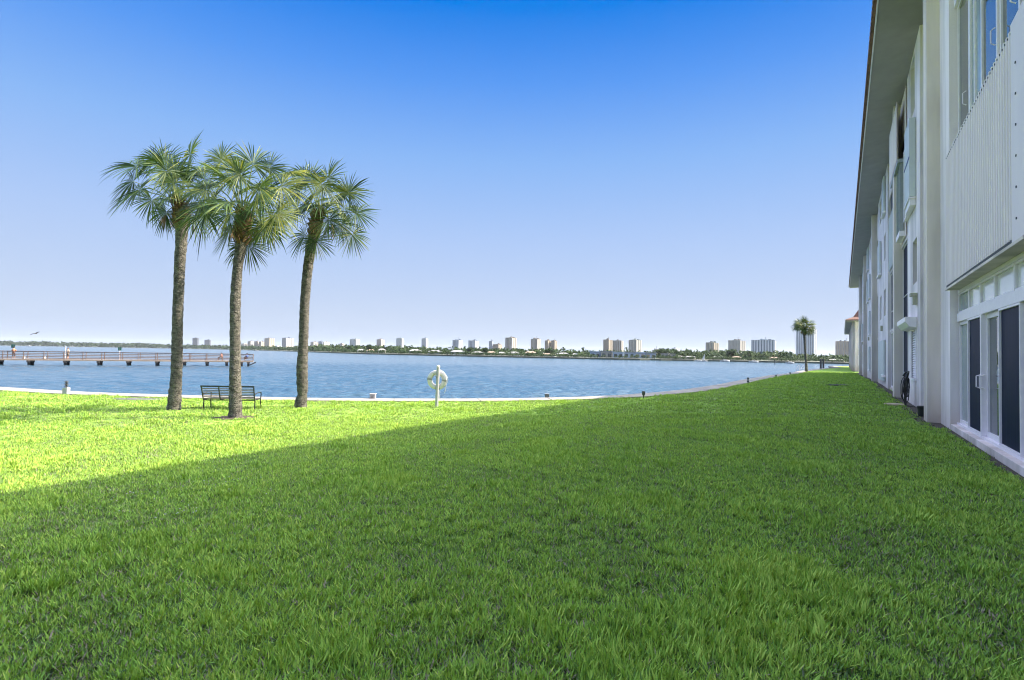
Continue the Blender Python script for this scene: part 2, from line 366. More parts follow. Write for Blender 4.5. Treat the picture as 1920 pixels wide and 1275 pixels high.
# ------------------------------------------------------------------ grass: scattered tufts (stuff)
def tuft(seed, nlow, nup, rad, hmin, hmax, wid):
    r = random.Random(seed); mb = MB()
    for i in range(nlow + nup):
        low = i < nlow
        a = r.uniform(0, 6.283); q = rad * math.sqrt(r.random()) * (1 if low else .75); x, y = q * math.cos(a), q * math.sin(a)
        h = r.uniform(hmin, hmax) * (.62 if low else 1.0); az = r.uniform(0, 6.283); lean = r.uniform(.5, 1.5) if low else r.uniform(.05, .8); wd = wid * r.uniform(.7, 1.25)
        dx, dy = math.cos(az), math.sin(az); sx, sy = -dy * wd / 2, dx * wd / 2
        P = []
        for t_, ww in ((0, .8), (.45, 1), (.8, .7)):
            o = lean * h * t_ ** 1.7; z = h * t_ * (1 - .25 * lean * t_) - .005
            P += [(x + dx * o - sx * ww, y + dy * o - sy * ww, z), (x + dx * o + sx * ww, y + dy * o + sy * ww, z)]
        P.append((x + dx * lean * h, y + dy * lean * h, h * (1 - .25 * lean)))
        tn = r.gauss(.22, .15) if low else r.gauss(.66, .17)
        mb.add(P, [(0, 1, 3, 2), (2, 3, 5, 4), (4, 5, 6)], min(1, max(0, tn)))
    me_o = mb.build('grass_tuft', M_grass, tone=True)
    col.objects.unlink(me_o); return me_o
tufts = [tuft(i, 13, 8 + i % 4, .07, .024, .060, .0072) for i in range(5)] + [tuft(9, 8, 13, .06, .04, .080, .0072), tuft(11, 16, 5, .10, .025, .05, .006)]
tcol = bpy.data.collections.new('grass_tuft_library')
for t_ in tufts: tcol.objects.link(t_)

rs = np.random.RandomState(3)
SP = []
for i in range(2):
    N = 330000 if i == 0 else 95000
    r = 1.2 + (95 - 1.2) * rs.rand(N) ** 1.35 if i == 0 else 1.2 + 15 * rs.rand(N)
    a = R(90) - R(64) * (rs.rand(N) * 2 - 1)
    SP.append(np.stack([r * np.cos(a), r * np.sin(a)], 1))
SP = np.concatenate(SP)
P2 = np.array([(p.x, p.y) for p in poly]); ins = np.zeros(len(SP), bool); j = len(P2) - 1
for i in range(len(P2)):
    xi, yi = P2[i]; xj, yj = P2[j]
    if yi != yj:
        ins ^= ((yi > SP[:, 1]) != (yj > SP[:, 1])) & (SP[:, 0] < (xj - xi) * (SP[:, 1] - yi) / (yj - yi) + xi)
    j = i
NN = SP[:, 0] * CT - SP[:, 1] * ST; SS = SP[:, 0] * ST + SP[:, 1] * CT
bare = rs.rand(len(SP)) * .12
ins &= NN < np.where(SS < 15.5, 1.90, 1.70) + bare
SP = SP[ins]; NN = NN[ins]; SS = SS[ins]
PALMB = [on_lawn(326, 768), on_lawn(441, 783), on_lawn(564, 764)]
keep = np.ones(len(SP), bool)
for p, rr in zip(PALMB, (.25, .42, .22)):
    dd = np.hypot(SP[:, 0] - p.x, (SP[:, 1] - p.y)); keep &= dd > rr * (.8 + .5 * rs.rand(len(SP)))
hol = on_lawn(262, 749); dd = np.hypot((SP[:, 0] - hol.x) / 1.0, (SP[:, 1] - hol.y) / .45); keep &= dd > 1
SP = SP[keep]
RR = np.hypot(SP[:, 0], SP[:, 1])
zz = np.array([lawn_z(x, y) for x, y in SP])
hi = np.array([noise.noise(Vector((x * 8.5, y * 8.5, 1))) for x, y in SP])
patch = np.array([noise.noise(Vector((x * .8, y * .8, 3))) + .5 * noise.noise(Vector((x * 2.7, y * 2.7, 7))) for x, y in SP])
k2 = rs.rand(len(SP)) < np.clip(.82 + patch * .7 + hi * 2.2, .18, 1)
SP = SP[k2]; RR = RR[k2]; zz = zz[k2]; patch = patch[k2]
me = bpy.data.meshes.new('grass'); me.vertices.add(len(SP))
me.vertices.foreach_set('co', np.column_stack([SP, zz]).astype(np.float32).ravel())
def attr(n, typ, v, key='value'):
    a = me.attributes.new(n, typ, 'POINT'); a.data.foreach_set(key, np.ascontiguousarray(v, dtype=np.float32 if typ != 'INT' else np.int32).ravel())
sc_ = (.8 + .45 * rs.rand(len(SP)) + .35 * patch) * (1 + np.clip((RR - 8) / 55, 0, .8))
hi = hi[k2]; sc_ = sc_ * (1 + hi * .45)
attr('gscale', 'FLOAT', np.clip(sc_, .45, 3))
rot = np.column_stack([(rs.rand(len(SP)) - .5) * .35, (rs.rand(len(SP)) - .5) * .35, rs.rand(len(SP)) * 6.283]); attr('grot', 'FLOAT_VECTOR', rot, 'vector')
ix = rs.randint(0, 5, len(SP)); ix = np.where((patch > .25) & (rs.rand(len(SP)) < .35), 5, ix); ix = np.where((patch < -.2) & (rs.rand(len(SP)) < .3), 6, ix)
attr('gpick', 'INT', ix)
grass = bpy.data.objects.new('grass', me); col.objects.link(grass); tag(grass, 'dense green lawn grass with broad upright blades', 'grass', kind='stuff')
gn = bpy.data.node_groups.new('grass_scatter', 'GeometryNodeTree')
gn.interface.new_socket('Geometry', in_out='INPUT', socket_type='NodeSocketGeometry'); gn.interface.new_socket('Geometry', in_out='OUTPUT', socket_type='NodeSocketGeometry')
gi = gn.nodes.new('NodeGroupInput'); go = gn.nodes.new('NodeGroupOutput')
ip = gn.nodes.new('GeometryNodeInstanceOnPoints'); ci = gn.nodes.new('GeometryNodeCollectionInfo'); ci.inputs[0].default_value = tcol; ci.inputs[1].default_value = True; ci.inputs[2].default_value = True
ip.inputs['Pick Instance'].default_value = True
def named(n, typ):
    q = gn.nodes.new('GeometryNodeInputNamedAttribute'); q.data_type = typ; q.inputs[0].default_value = n; return q.outputs[0]
gn.links.new(gi.outputs[0], ip.inputs['Points']); gn.links.new(ci.outputs[0], ip.inputs['Instance'])
gn.links.new(named('gpick', 'INT'), ip.inputs['Instance Index']); gn.links.new(named('gscale', 'FLOAT'), ip.inputs['Scale'])
e2r = gn.nodes.new('FunctionNodeEulerToRotation'); gn.links.new(named('grot', 'FLOAT_VECTOR'), e2r.inputs[0]); gn.links.new(e2r.outputs[0], ip.inputs['Rotation'])
gn.links.new(ip.outputs[0], go.inputs[0])
md = grass.modifiers.new('scatter', 'NODES'); md.node_group = gn

rq = random.Random(8); cl = MB()
for k in range(70):
    px, py = rq.choice(((415, 900), (240, 930), (330, 968), (430, 915))); p = on_lawn(px + rq.gauss(0, 40), py + rq.gauss(0, 10)); s_ = rq.uniform(.003, .006); z = p.z + rq.uniform(.03, .06)
    cl.box(p.x - s_, p.y - s_, z - s_ * .6, p.x + s_, p.y + s_, z + s_ * .6)
tag(cl.build('clover_flowers', M_rope), 'tiny white weed flowers dotted in the shaded lawn on the left', 'flowers', kind='stuff')

# ------------------------------------------------------------------ condominium building (local x = n, y = s)
BO = Vector((2.07, -8, 0))
bld = empty('apartment_building', xy(2.07, -8), -TH)
tag(bld, 'long white four storey block with projecting fins and deep grey soffit beside the lawn', 'building')
def bp_(name, mb, m, parent=bld, **k):
    return mb.build(name, m, parent, origin=BO, **k)
ZS = 12.2
def B(n0, s0, z0, n1, s1, z1): return MB().box(min(n0, n1), min(s0, s1), z0, max(n0, n1), max(s0, s1), z1)

bp_('wall', B(2.75, -8, -.8, 9, 93, ZS - .01), M_white)                 # inner body
def wallseg(s0, s1, n=2.07, m=M_white, holes=()):
    """a facade slab with window openings: holes = (s0, s1, z0, z1)"""
    mb = MB(); n1 = 2.755
    ss = sorted({s0, s1} | {h[0] for h in holes} | {h[1] for h in holes}); zs = sorted({-.8, ZS - .005} | {h[2] for h in holes} | {h[3] for h in holes})
    def solid(a, b): return not any(h[0] <= a < h[1] and h[2] <= b < h[3] for h in holes)
    nS, nZ = len(ss) - 1, len(zs) - 1
    G = [[solid((ss[i] + ss[i + 1]) / 2, (zs[j] + zs[j + 1]) / 2) for j in range(nZ)] for i in range(nS)]
    for i in range(nS):
        for j in range(nZ):
            if not G[i][j]: continue
            a, b, c, d = ss[i], ss[i + 1], zs[j], zs[j + 1]
            mb.add([(n, a, c), (n, b, c), (n, b, d), (n, a, d)], [(0, 3, 2, 1)])
            if i == 0 or not G[i - 1][j]: mb.add([(n, a, c), (n1, a, c), (n1, a, d), (n, a, d)], [(0, 1, 2, 3)])
            if i == nS - 1 or not G[i + 1][j]: mb.add([(n, b, c), (n1, b, c), (n1, b, d), (n, b, d)], [(3, 2, 1, 0)])
            if j > 0 and not G[i][j - 1]: mb.add([(n, a, c), (n, b, c), (n1, b, c), (n1, a, c)], [(0, 1, 2, 3)])
            if j < nZ - 1 and not G[i][j + 1]: mb.add([(n, a, d), (n, b, d), (n1, b, d), (n1, a, d)], [(3, 2, 1, 0)])
    return bp_('wall', mb, m)
def window(s0, s1, z0, z1, n, pane=M_glass, fw=.045, mull=(), rails=(), fm=M_alu, pname='pane', th=.06, name='window_frame'):
    fr = MB(); e = .002
    fr.box(n, s0, z0, n + th, s1, z0 + fw); fr.box(n, s0, z1 - fw, n + th, s1, z1)
    fr.box(n, s0, z0 + fw, n + th, s0 + fw, z1 - fw); fr.box(n, s1 - fw, z0 + fw, n + th, s1, z1 - fw)
    for q in mull: fr.box(n + e, q - fw / 2, z0 + fw, n + th - e, q + fw / 2, z1 - fw)
    for q in rails: fr.box(n + 2 * e, s0 + fw, q - fw / 2, n + th - 2 * e, s1 - fw, q + fw / 2)
    f = bp_(name, fr, fm, bevel=.004 if s0 < 20 else 0)
    q = bp_(pname, B(n + th * .55, s0 + .01, z0 + .01, n + th * .55 + .01, s1 - .01, z1 - .01), pane, f)
    return f
def corrugated(s0, s1, z0, z1, n, m=M_panel, pitch=.11, amp=.016, name='ribbed_panel', name2=None, n2=None, flare=True):
    mb = MB(); k = max(8, int((s1 - s0) / pitch * 6)); vs = []
    for i in range(k + 1):
        s = s0 + (s1 - s0) * i / k; ph = 2 * math.pi * (s - s0) / pitch
        o = -amp * (1 if math.cos(ph) > .35 else (-1 if math.cos(ph) < -.35 else math.cos(ph) / .35))
        vs += [(n + o, s, z0), (n + o, s, z1)]
    fs = [(2 * i, 2 * i + 1, 2 * i + 3, 2 * i + 2) for i in range(k)]
    mb.add(vs, fs); kk = len(mb.v)
    mb.add([(n + amp + .02, s0, z0), (n + amp + .02, s0, z1), (n + amp + .02, s1, z1), (n + amp + .02, s1, z0)], [(0, 1, 2, 3)])
    sc = MB(); s = s0 + pitch * .5
    while s < s1:
        sc.box(n - amp - .004, s - .012, z1 - .07, n - amp + .008, s + .012, z1 - .045)
        s += pitch * (1 if s0 < 20 else 2)
    o = bp_(name, mb, m, extra=((sc, M_screw),))
    return o

# soffit, fascia, roof
nE = .87
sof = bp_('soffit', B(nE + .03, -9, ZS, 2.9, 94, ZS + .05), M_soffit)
bp_('fascia', B(nE, -9.05, ZS - .02, nE + .03, 94.05, ZS + .17), M_alu)
rf = MB()
k = 2 * int(103.1 / .30)
for i in range(k + 1):
    pass
vs = []; prof = [(nE - .10, ZS + .17), (nE - .10, ZS + .25), (8.0, ZS + 2.4), (15.2, ZS + .2)]
for i in range(k + 1):
    s = -9.1 + 103.2 * i / k; zz_ = .03 * (1 if i % 2 else -1)
    vs += [(prof[0][0] + zz_ * .6, s, prof[0][1] - abs(zz_) * .5), (prof[1][0] + zz_ * .6, s, prof[1][1] + zz_), (prof[2][0], s, prof[2][1] + zz_), (prof[3][0], s, prof[3][1])]
rf.add(vs, [(4 * i + j, 4 * i + j + 1, 4 * i + j + 5, 4 * i + j + 4) for i in range(k) for j in range(3)])
rf.add([(p[0], -9.1, p[1]) for p in prof], [(0, 1, 2, 3)]); rf.add([(p[0], 94.1, p[1]) for p in prof], [(3, 2, 1, 0)])
rf.add([(nE - .09, -9.1, ZS + .172), (15, -9.1, ZS + .172), (15, 94.1, ZS + .172), (nE - .09, 94.1, ZS + .172)], [(0, 3, 2, 1)])
bp_('roof', rf, M_tile)

def fin(s0, s1, n=1.81, m=M_beige):
    f = bp_('fin', B(n, s0, -.8, 2.76, s1, ZS - .003), m, bevel=.015)
    return f
# ---- near bay with the sliding doors (s 9.15 .. 15.56)
fin(16.95, 17.6)
wallseg(15.56, 16.948, 2.08, M_white)
G0 = 2.24
bp_('wall', B(G0 + .08, 9.15, -.8, 2.76, 15.555, ZS - .004), M_beige)
bp_('door_sill', B(G0 - .16, 9.15, -.8, G0 + .078, 15.55, .13), M_white, bevel=.01)
bp_('sill_track', B(G0 - .05, 9.16, .132, G0 + .07, 15.53, .175), M_alu)
bp_('soil_gap', B(G0 - .26, 6, -.3, G0 - .165, 15.5, .008), M_soil)
bp_('door_header', B(G0 - .045, 9.16, 2.43, G0 + .07, 15.53, 2.62), M_alu, bevel=.008)
bp_('door_header', B(G0 - .03, 9.16, 3.07, G0 + .07, 15.53, 3.19), M_alu, bevel=.008)
for a, b in ((14.36, 15.5), (13.3, 14.34), (12.15, 13.28), (10.9, 12.13), (9.2, 10.88)):
    window(a, b, 2.622, 3.068, G0 - .02, M_curtain if a > 14.3 else M_transom, .04, name='transom_window')
d = window(14.34, 15.52, .176, 2.428, G0 - .0, M_curtain, .075, name='sliding_door')
d = window(13.05, 14.34, .176, 2.428, G0 - .045, M_screen, .04, name='sliding_door', pname='screen')
d = window(11.78, 13.0, .176, 2.428, G0 + .02, M_glass, .09, name='sliding_door')
hd = MB().tube([(G0 - .02, 12.92, 1.05), (G0 - .09, 12.92, 1.08), (G0 - .09, 12.92, 1.28), (G0 - .02, 12.92, 1.31)], .012, 6); bp_('handle', hd, M_alu, d)
d = window(10.5, 11.76, .176, 2.428, G0 - .045, M_screen, .035, name='sliding_door', pname='screen')
window(9.2, 10.48, .176, 2.428, G0 + .0, M_glass, .08, name='sliding_door')
bp_('door_post', B(G0 - .06, 12.98, .176, G0 + .06, 13.06, 2.428), M_alu, bevel=.005)
bp_('vertical_blind', B(G0 + .062, 11.9, .2, G0 + .075, 12.1, 2.4), M_curtain)
hd = MB().tube([(G0 - .05, 13.02, 1.05), (G0 - .12, 13.02, 1.08), (G0 - .12, 13.02, 1.28), (G0 - .05, 13.02, 1.31)], .011, 6); bp_('handle', hd, M_alu)
# corrugated enclosure above
corrugated(9.75, 15.3, 3.24, 6.17, 2.0, M_panel, .15, .023)
tr = MB()
for k in range(6):
    for s_ in (9.5,): tr.box(1.955, s_ - .014, 3.45 + k * .42, 1.966, s_ + .014, 3.478 + k * .42)
bp_('panel_trim', B(1.965, 9.1, 3.18, 2.06, 9.75, 6.2), M_panel, extra=((tr, M_screw),))
bp_('floor_slab', B(2.05, 9.1, 3.30, 2.30, 15.55, 3.62), M_beige)
ag = MB().box(1.975, 9.2, 3.14, 2.235, 15.35, 3.165); ag.box(1.96, 9.2, 3.13, 1.974, 15.35, 3.175); bp_('bottom_flashing', ag, M_beige)
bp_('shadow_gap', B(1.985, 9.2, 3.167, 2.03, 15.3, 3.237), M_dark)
bp_('parapet_cap', B(2.025, 9.1, 6.02, 2.24, 15.5, 6.12), M_beige)
for a, b, pm in ((14.2, 15.45, M_glass), (12.95, 14.18, M_curtain), (11.7, 12.93, M_glass), (10.45, 11.68, M_glass), (9.2, 10.43, M_glass)):
    f = window(a, b, 6.13, 9.62, G0 - .02 - .03 * (int(a) % 2), pm, .07, mull=((a + b) / 2 + .15,) if pm is M_curtain else (), name='window_frame')
    if pm is M_glass: bp_('handle', MB().tube([(G0 - .05, a + .1, 6.9), (G0 - .11, a + .1, 6.94), (G0 - .11, a + .1, 7.16), (G0 - .05, a + .1, 7.2)], .01, 6), M_alu, f)
bp_('window_header', B(G0 - .08, 9.16, 9.625, G0 + .07, 15.5, 9.82), M_alu, bevel=.01)
bp_('curtain', B(G0 + .055, 12.2, 6.2, G0 + .06, 12.9, 9.5), M_curtain)
# mirrored pier and the part of the block beside and behind the camera
wallseg(7.7, 9.15, 2.08, M_white); fin(7.05, 7.698)
wallseg(-8, 7.04, 2.1, M_white, [(1.2, 6.2, .2, 2.4), (1.2, 6.2, 3.4, 5.6), (1.2, 6.2, 6.6, 8.8), (-6, -3, 3.6, 5.4)])
for z0 in (.2, 3.4, 6.6): window(1.2, 6.2, z0, z0 + 2.2, 2.3, M_glass, .07, mull=(2.45, 3.7, 4.95))
window(-6, -3, 3.6, 5.4, 2.3, M_glass, .06, mull=(-4.5,))

def bay(s0, s1, kinds, n=2.2, nb_=2.5):
    """an enclosed porch bay; kinds = one entry per storey"""
    bp_('wall', B(n + .25, s0 - .002, -.8, 2.76, s1 + .002, ZS - .006), M_beige)
    zs = [(.12, 3.02), (3.16, 6.1), (6.3, 9.1), (9.3, 12.0)]
    for (z0, z1), kd in zip(zs, kinds):
        bp_('floor_slab', B(n - .03, s0, z0 - .14, n + .25, s1, z0 - .002), M_white)
        mid = (s0 + s1) / 2
        if kd == 'screen': window(s0 + .02, s1 - .02, z0, z1, n, M_screen, .025, rails=(z0 + .95,), mull=(mid,) if s1 - s0 > 2.4 else (), pname='screen')
        elif kd == 'glass': window(s0 + .02, s1 - .02, z0, z1, n, M_glass, .07, mull=(mid,), name='window_frame')
        elif kd == 'panel':
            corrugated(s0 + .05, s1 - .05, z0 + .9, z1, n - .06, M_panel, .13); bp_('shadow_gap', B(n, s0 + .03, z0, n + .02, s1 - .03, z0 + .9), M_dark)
        elif kd == 'half':
            corrugated(s0 + .05, s1 - .05, z0, z0 + 1.1, n - .06, M_panel, .13); window(s0 + .02, s1 - .02, z0 + 1.12, z1, n, M_glass, .06, mull=(mid,))
        elif kd == 'shut': corrugated(s0 + .04, s1 - .04, z0, z1, n - .08, M_paneld, .16, .02, name='storm_shutter')
bay(17.6, 20.9, ('glass', 'panel', 'half', 'glass'), 2.24)

# ---- white wall between the first pair of bays
h1 = [(21.75, 22.95, 4.15, 5.62), (22.3, 23.6, 10.1, 12.0), (21.9, 23.3, .95, 2.58)]
wallseg(20.9, 24.75, 2.07, M_white, h1)
window(21.75, 22.95, 4.15, 5.62, 2.3, M_glass, .05, rails=(4.9,)); window(22.3, 23.6, 10.1, 12.0, 2.28, M_curtain, .05, rails=(11.0,))
lv = MB()
for k in range(20): lv.bar((2.10, 21.93, 1.0 + k * .08), (2.10, 23.27, 1.0 + k * .08), .012, .075, up=(.6, 0, 1))
sh = bp_('louvre_shutter', B(2.13, 21.9, .95, 2.15, 23.3, 2.58), M_paneld, extra=((lv, M_alu),))
fr = MB().box(2.04, 21.82, .87, 2.10, 21.9, 2.62); fr.box(2.04, 23.3, .87, 2.10, 23.38, 2.62); fr.box(2.04, 21.9, .87, 2.10, 23.3, .95); bp_('shutter_frame', fr, M_alu, sh)
hb = MB(); prof_ = [(2.06, 2.98), (1.74, 2.98), (1.74, 2.82), (1.86, 2.66), (2.06, 2.62)]
hb.add([(a, s_, b) for s_ in (21.7, 24.6) for a, b in prof_], [(0, 1, 2, 3, 4), (9, 8, 7, 6, 5)] + [(i, 5 + i, 5 + (i + 1) % 5, (i + 1) % 5) for i in range(5)])
bp_('shutter_hood', hb, M_alu, bevel=.01)
lb = MB().box(1.95, 21.6, 3.38, 2.065, 21.95, 3.72); lb.box(1.88, 21.56, 3.66, 2.065, 21.99, 3.75); bp_('wall_lamp', lb, mat('lamp_beige', (.42, .40, .30), .5))
acb = MB().box(1.88, 21.9, 7.0, 2.06, 23.5, 9.65); ab = bp_('storm_shutter', acb, M_paneld, bevel=.01)
bp_('shutter_band', B(1.865, 21.88, 8.28, 1.879, 23.52, 8.34), mat('blue_strap', (.05, .07, .25), .5), ab)
ld = MB().box(1.90, 21.95, 6.72, 2.06, 23.45, 6.99); ld.box(1.86, 21.9, 6.94, 2.06, 23.5, 6.985); bp_('shutter_ledge', ld, M_alu, ab)
window(23.55, 24.75, 6.75, 9.4, 1.95, M_curtain, .06, mull=(24.1,), th=.11)
bay(24.75, 27.1, ('screen', 'screen', 'half', 'panel'), 2.105)
# projecting window boxes on the third and fourth floor beside the fin
wb = bp_('window_box', B(1.86, 25.3, 6.35, 2.06, 26.85, 6.55), M_alu); window(25.3, 26.85, 6.55, 9.3, 1.88, M_curtain, .07, mull=(26.05,), th=.12, fm=M_frame)
corrugated(25.2, 28.9, 9.35, 11.6, 1.79, M_panel, .16, .02)
bp_('floor_slab', B(1.80, 25.2, 9.2, 2.1, 28.9, 9.34), M_frame)
fin(27.1, 27.75); wallseg(27.75, 29.2, 2.08, M_white)
bay(29.2, 35.0, ('glass', 'screen', 'shut', 'panel'), 2.2)
bp_('downpipe', MB().tube([(2.02, 29.05, -.2), (2.02, 29.05, 11.9)], .045, 8), M_alu)
def facade(s0, s1, seed):
    r = random.Random(seed); L = s1 - s0
    ws = [(s0 + L * .18, s0 + L * .32), (s0 + L * .6, s0 + L * .8)]
    hl = []
    for f_, (a, b) in enumerate(((1.0, 2.5), (4.1, 5.6), (7.3, 8.8), (10.3, 11.8))):
        for w_ in ws: hl.append((w_[0], w_[1], a, b))
    wallseg(s0, s1, 2.07, M_white, hl)
    for i, (a, b, c, d_) in enumerate(hl):
        if r.random() < .3:
            o = bp_('storm_shutter', B(1.95, a - .1, c - .3, 2.06, b + .15, d_ + .2), M_paneld, bevel=.02)
            bp_('shutter_ledge', B(1.91, a - .15, c - .42, 2.06, b + .2, c - .302), M_alu, o)
        window(a, b, c, d_, 2.25, M_glass, .05, rails=((c + d_) / 2,))
    lb = MB().box(1.95, s0 + L * .45, 3.3, 2.065, s0 + L * .45 + .35, 3.62); bp_('wall_lamp', lb, MATS['lamp_beige'])
facade(35, 44.1, 3)
bp_('storm_shutter', B(1.95, 36.6, .35, 2.06, 41.5, 2.7), M_paneld, bevel=.02)
bay(44.1, 47, ('screen', 'glass', 'half', 'panel')); fin(47, 47.7); bay(47.7, 54, ('shut', 'glass', 'screen', 'shut'))
facade(54, 63, 8)
bay(63, 65, ('screen', 'half', 'glass', 'panel')); fin(65, 65.7); bay(65.7, 70, ('shut', 'shut', 'glass', 'panel'))
facade(70, 79, 12); bay(79, 81, ('screen', 'half', 'half', 'panel')); fin(81, 81.7); wallseg(81.7, 93, 2.0)

# ------------------------------------------------------------------ second building
b2 = empty('villa_block', xy(1.75, 106), -TH)
tag(b2, 'lower white block with a red tiled hip roof past the far end of the facade', 'building')
BO2 = Vector((1.75, 106, 0))
def b2p(name, mb, m, parent=b2): return mb.build(name, m, parent, origin=BO2)
z0, z1 = 7.9, 10.3
b2p('wall', MB().box(1.75, 106, -.8, 14, 160, z0), M_white)
b2p('soffit', MB().box(.45, 104.6, z0, 15, 161, z0 + .12), M_soffit)
b2p('fascia', MB().box(.42, 104.5, z0 + .02, .449, 161.1, z0 + .3), M_alu)
rb = MB(); a = (.4, 104.5, z0 + .3); 
ring = lambda n0, n1, s0, s1, z: [(n0, s0, z), (n1, s0, z), (n1, s1, z), (n0, s1, z)]
rb.add(ring(.35, 15.1, 104.4, 161.2, z0 + .25) + ring(1.5, 14, 105.6, 160, z0 + .75) + ring(2.5, 13, 106.9, 159, z1), [(0, 1, 5, 4), (1, 2, 6, 5), (2, 3, 7, 6), (3, 0, 4, 7), (4, 5, 9, 8), (5, 6, 10, 9), (6, 7, 11, 10), (7, 4, 8, 11), (8, 9, 10, 11), (3, 2, 1, 0)])
b2p('roof', rb, M_redtile)
for k in range(4):
    a = 2.7 + k * .0
for n0 in (2.2, 4.6, 6.5):
    for zz_ in (.6, 3.2, 5.8):
        f = b2p('window_frame', MB().box(n0, 105.93, zz_, n0 + .9, 105.98, zz_ + 1.7), M_alu)
        b2p('pane', MB().box(n0 + .08, 105.91, zz_ + .08, n0 + .82, 105.925, zz_ + .8), M_dark, f); b2p('pane', MB().box(n0 + .08, 105.91, zz_ + .9, n0 + .82, 105.925, zz_ + 1.62), M_screen, f)
for k in range(7):
    b2p('fin', MB().box(1.35, 108 + k * 7.5, -.8, 1.76, 108.6 + k * 7.5, z0 - .004), M_beige)
    f = b2p('window_frame', MB().box(1.68, 110 + k * 7.5, .5, 1.745, 113 + k * 7.5, 7.2), M_frame); b2p('pane', MB().box(1.66, 110.2 + k * 7.5, .6, 1.678, 112.8 + k * 7.5, 7.0), M_glass, f)

# ------------------------------------------------------------------ things beside the building
def thing(name, loc, label, cat, group=None, rz=0): return tag(empty(name, loc, rz), label, cat, group)
sm2 = MB(); rq = random.Random(12); v_ = []; S_ = [10 + .35 * k for k in range(240)]
for s_ in S_:
    for n_ in (2.3 if s_ < 15.5 else 2.1, (1.93 if s_ < 15.5 else 1.64) + rq.uniform(-.08, .06)):
        q = xy(n_, s_); v_.append((q.x, q.y, lawn_z(q.x, q.y) + .006))
sm2.add(v_, [(2 * i, 2 * i + 1, 2 * i + 3, 2 * i + 2) for i in range(len(S_) - 1)])
for k in range(260):
    q = xy(rq.uniform(1.62, 1.85), rq.uniform(11, 60)); z = lawn_z(q.x, q.y); r_s = rq.uniform(.012, .04); sm2.lathe((q.x, q.y, z), [(r_s, 0), (r_s * .8, r_s * .6), (r_s * .2, r_s * .8)], 5)
tag(sm2.build('soil', M_soil), kind='structure')
# hose hanging on a stand
p = xy(1.78, 22.2); p.z = lawn_z(p.x, p.y)
hs = thing('hose_stand', p, 'black garden hose coiled over a slim black stand against the white wall', 'garden hose')
MB().tube([(0, 0, -.1), (0, 0, 1.02)], .018, 8).build('stand_post', M_black, hs)
MB().tube([(.1, .08, -.1), (.1, .08, .95)], .016, 8).build('stand_post', M_black, hs)
rr = random.Random(2); hz = MB()
for k in range(7):
    rx, rz_ = .13 + .035 * k * rr.uniform(.6, 1), .20 + .05 * k * rr.uniform(.5, 1); c = Vector((.05 + rr.uniform(-.04, .05), -.04 + .03 * k * .5, .92))
    hz.tube([c + Vector((rx * math.sin(t * .3927) * .75, rx * math.sin(t * .3927) * .5 + .01 * math.sin(t * 2 + k), -rz_ + rz_ * math.cos(t * .3927) + .05)) for t in range(17)], .014, 6)
hz.build('hose', M_black, hs, smooth=True)
MB().tube([(0, 0, .9), (0, -.12, 1.0), (0, -.16, 1.12), (.05, -.1, 1.16), (.06, .05, 1.12), (.02, .1, 1.0)], .03, 8).build('hook', M_black, hs)
MB().tube([(.05, .02, .5), (.02, .06, .3), (.03, .04, .1), (0, -.12, .03), (.02, -.4, .02)], .013, 6).build('hose_tail', M_black, hs)
p = xy(1.5, 22.3); p.z = lawn_z(p.x, p.y)
st = MB().lathe((0, 0, 0), [(.30, -.05), (.31, .03), (.29, .06), (.1, .065)], 18).build('stepping_stone', M_tan, bevel=.01); st.location = p
tag(st, 'round tan stepping stone in the grass under the black hose', 'stepping stone')
p = xy(1.9, 18.6); p.z = lawn_z(p.x, p.y)
bk = MB().lathe((0, 0, 0), [(.11, -.02), (.13, .2), (.145, .28), (.13, .285), (.115, .1)], 18).build('flower_pot', M_black); bk.location = p
tag(bk, 'small black pot standing in the corner beyond the nearest fin', 'pot')
dg = on_lawn(1573, 723); g_ = MB().box(-.55, -.3, -.01, .55, .3, .05)
for k in range(8): g_.box(-.5 + k * .13, -.28, .05, -.44 + k * .13, .28, .065)
gg = g_.build('drain_grate', M_darkconc); gg.location = dg; tag(gg, 'dark low drain cover lying flat in the shaded lawn', 'drain cover')
# washed out hollow by the wall
hl_ = on_lawn(262, 748); hm = MB(); n_ = 22
hm.add([(0, 0, .012)] + [((1.0 + .2 * math.sin(k * 2.3)) * math.cos(k * 6.283 / n_), (.45 + .06 * math.sin(k * 3.1)) * math.sin(k * 6.283 / n_), .004) for k in range(n_)], [(0, k + 1, (k + 1) % n_ + 1) for k in range(n_)])
ho = hm.build('bare_ground', M_darkconc); ho.location = hl_ ; tag(ho, kind='structure')

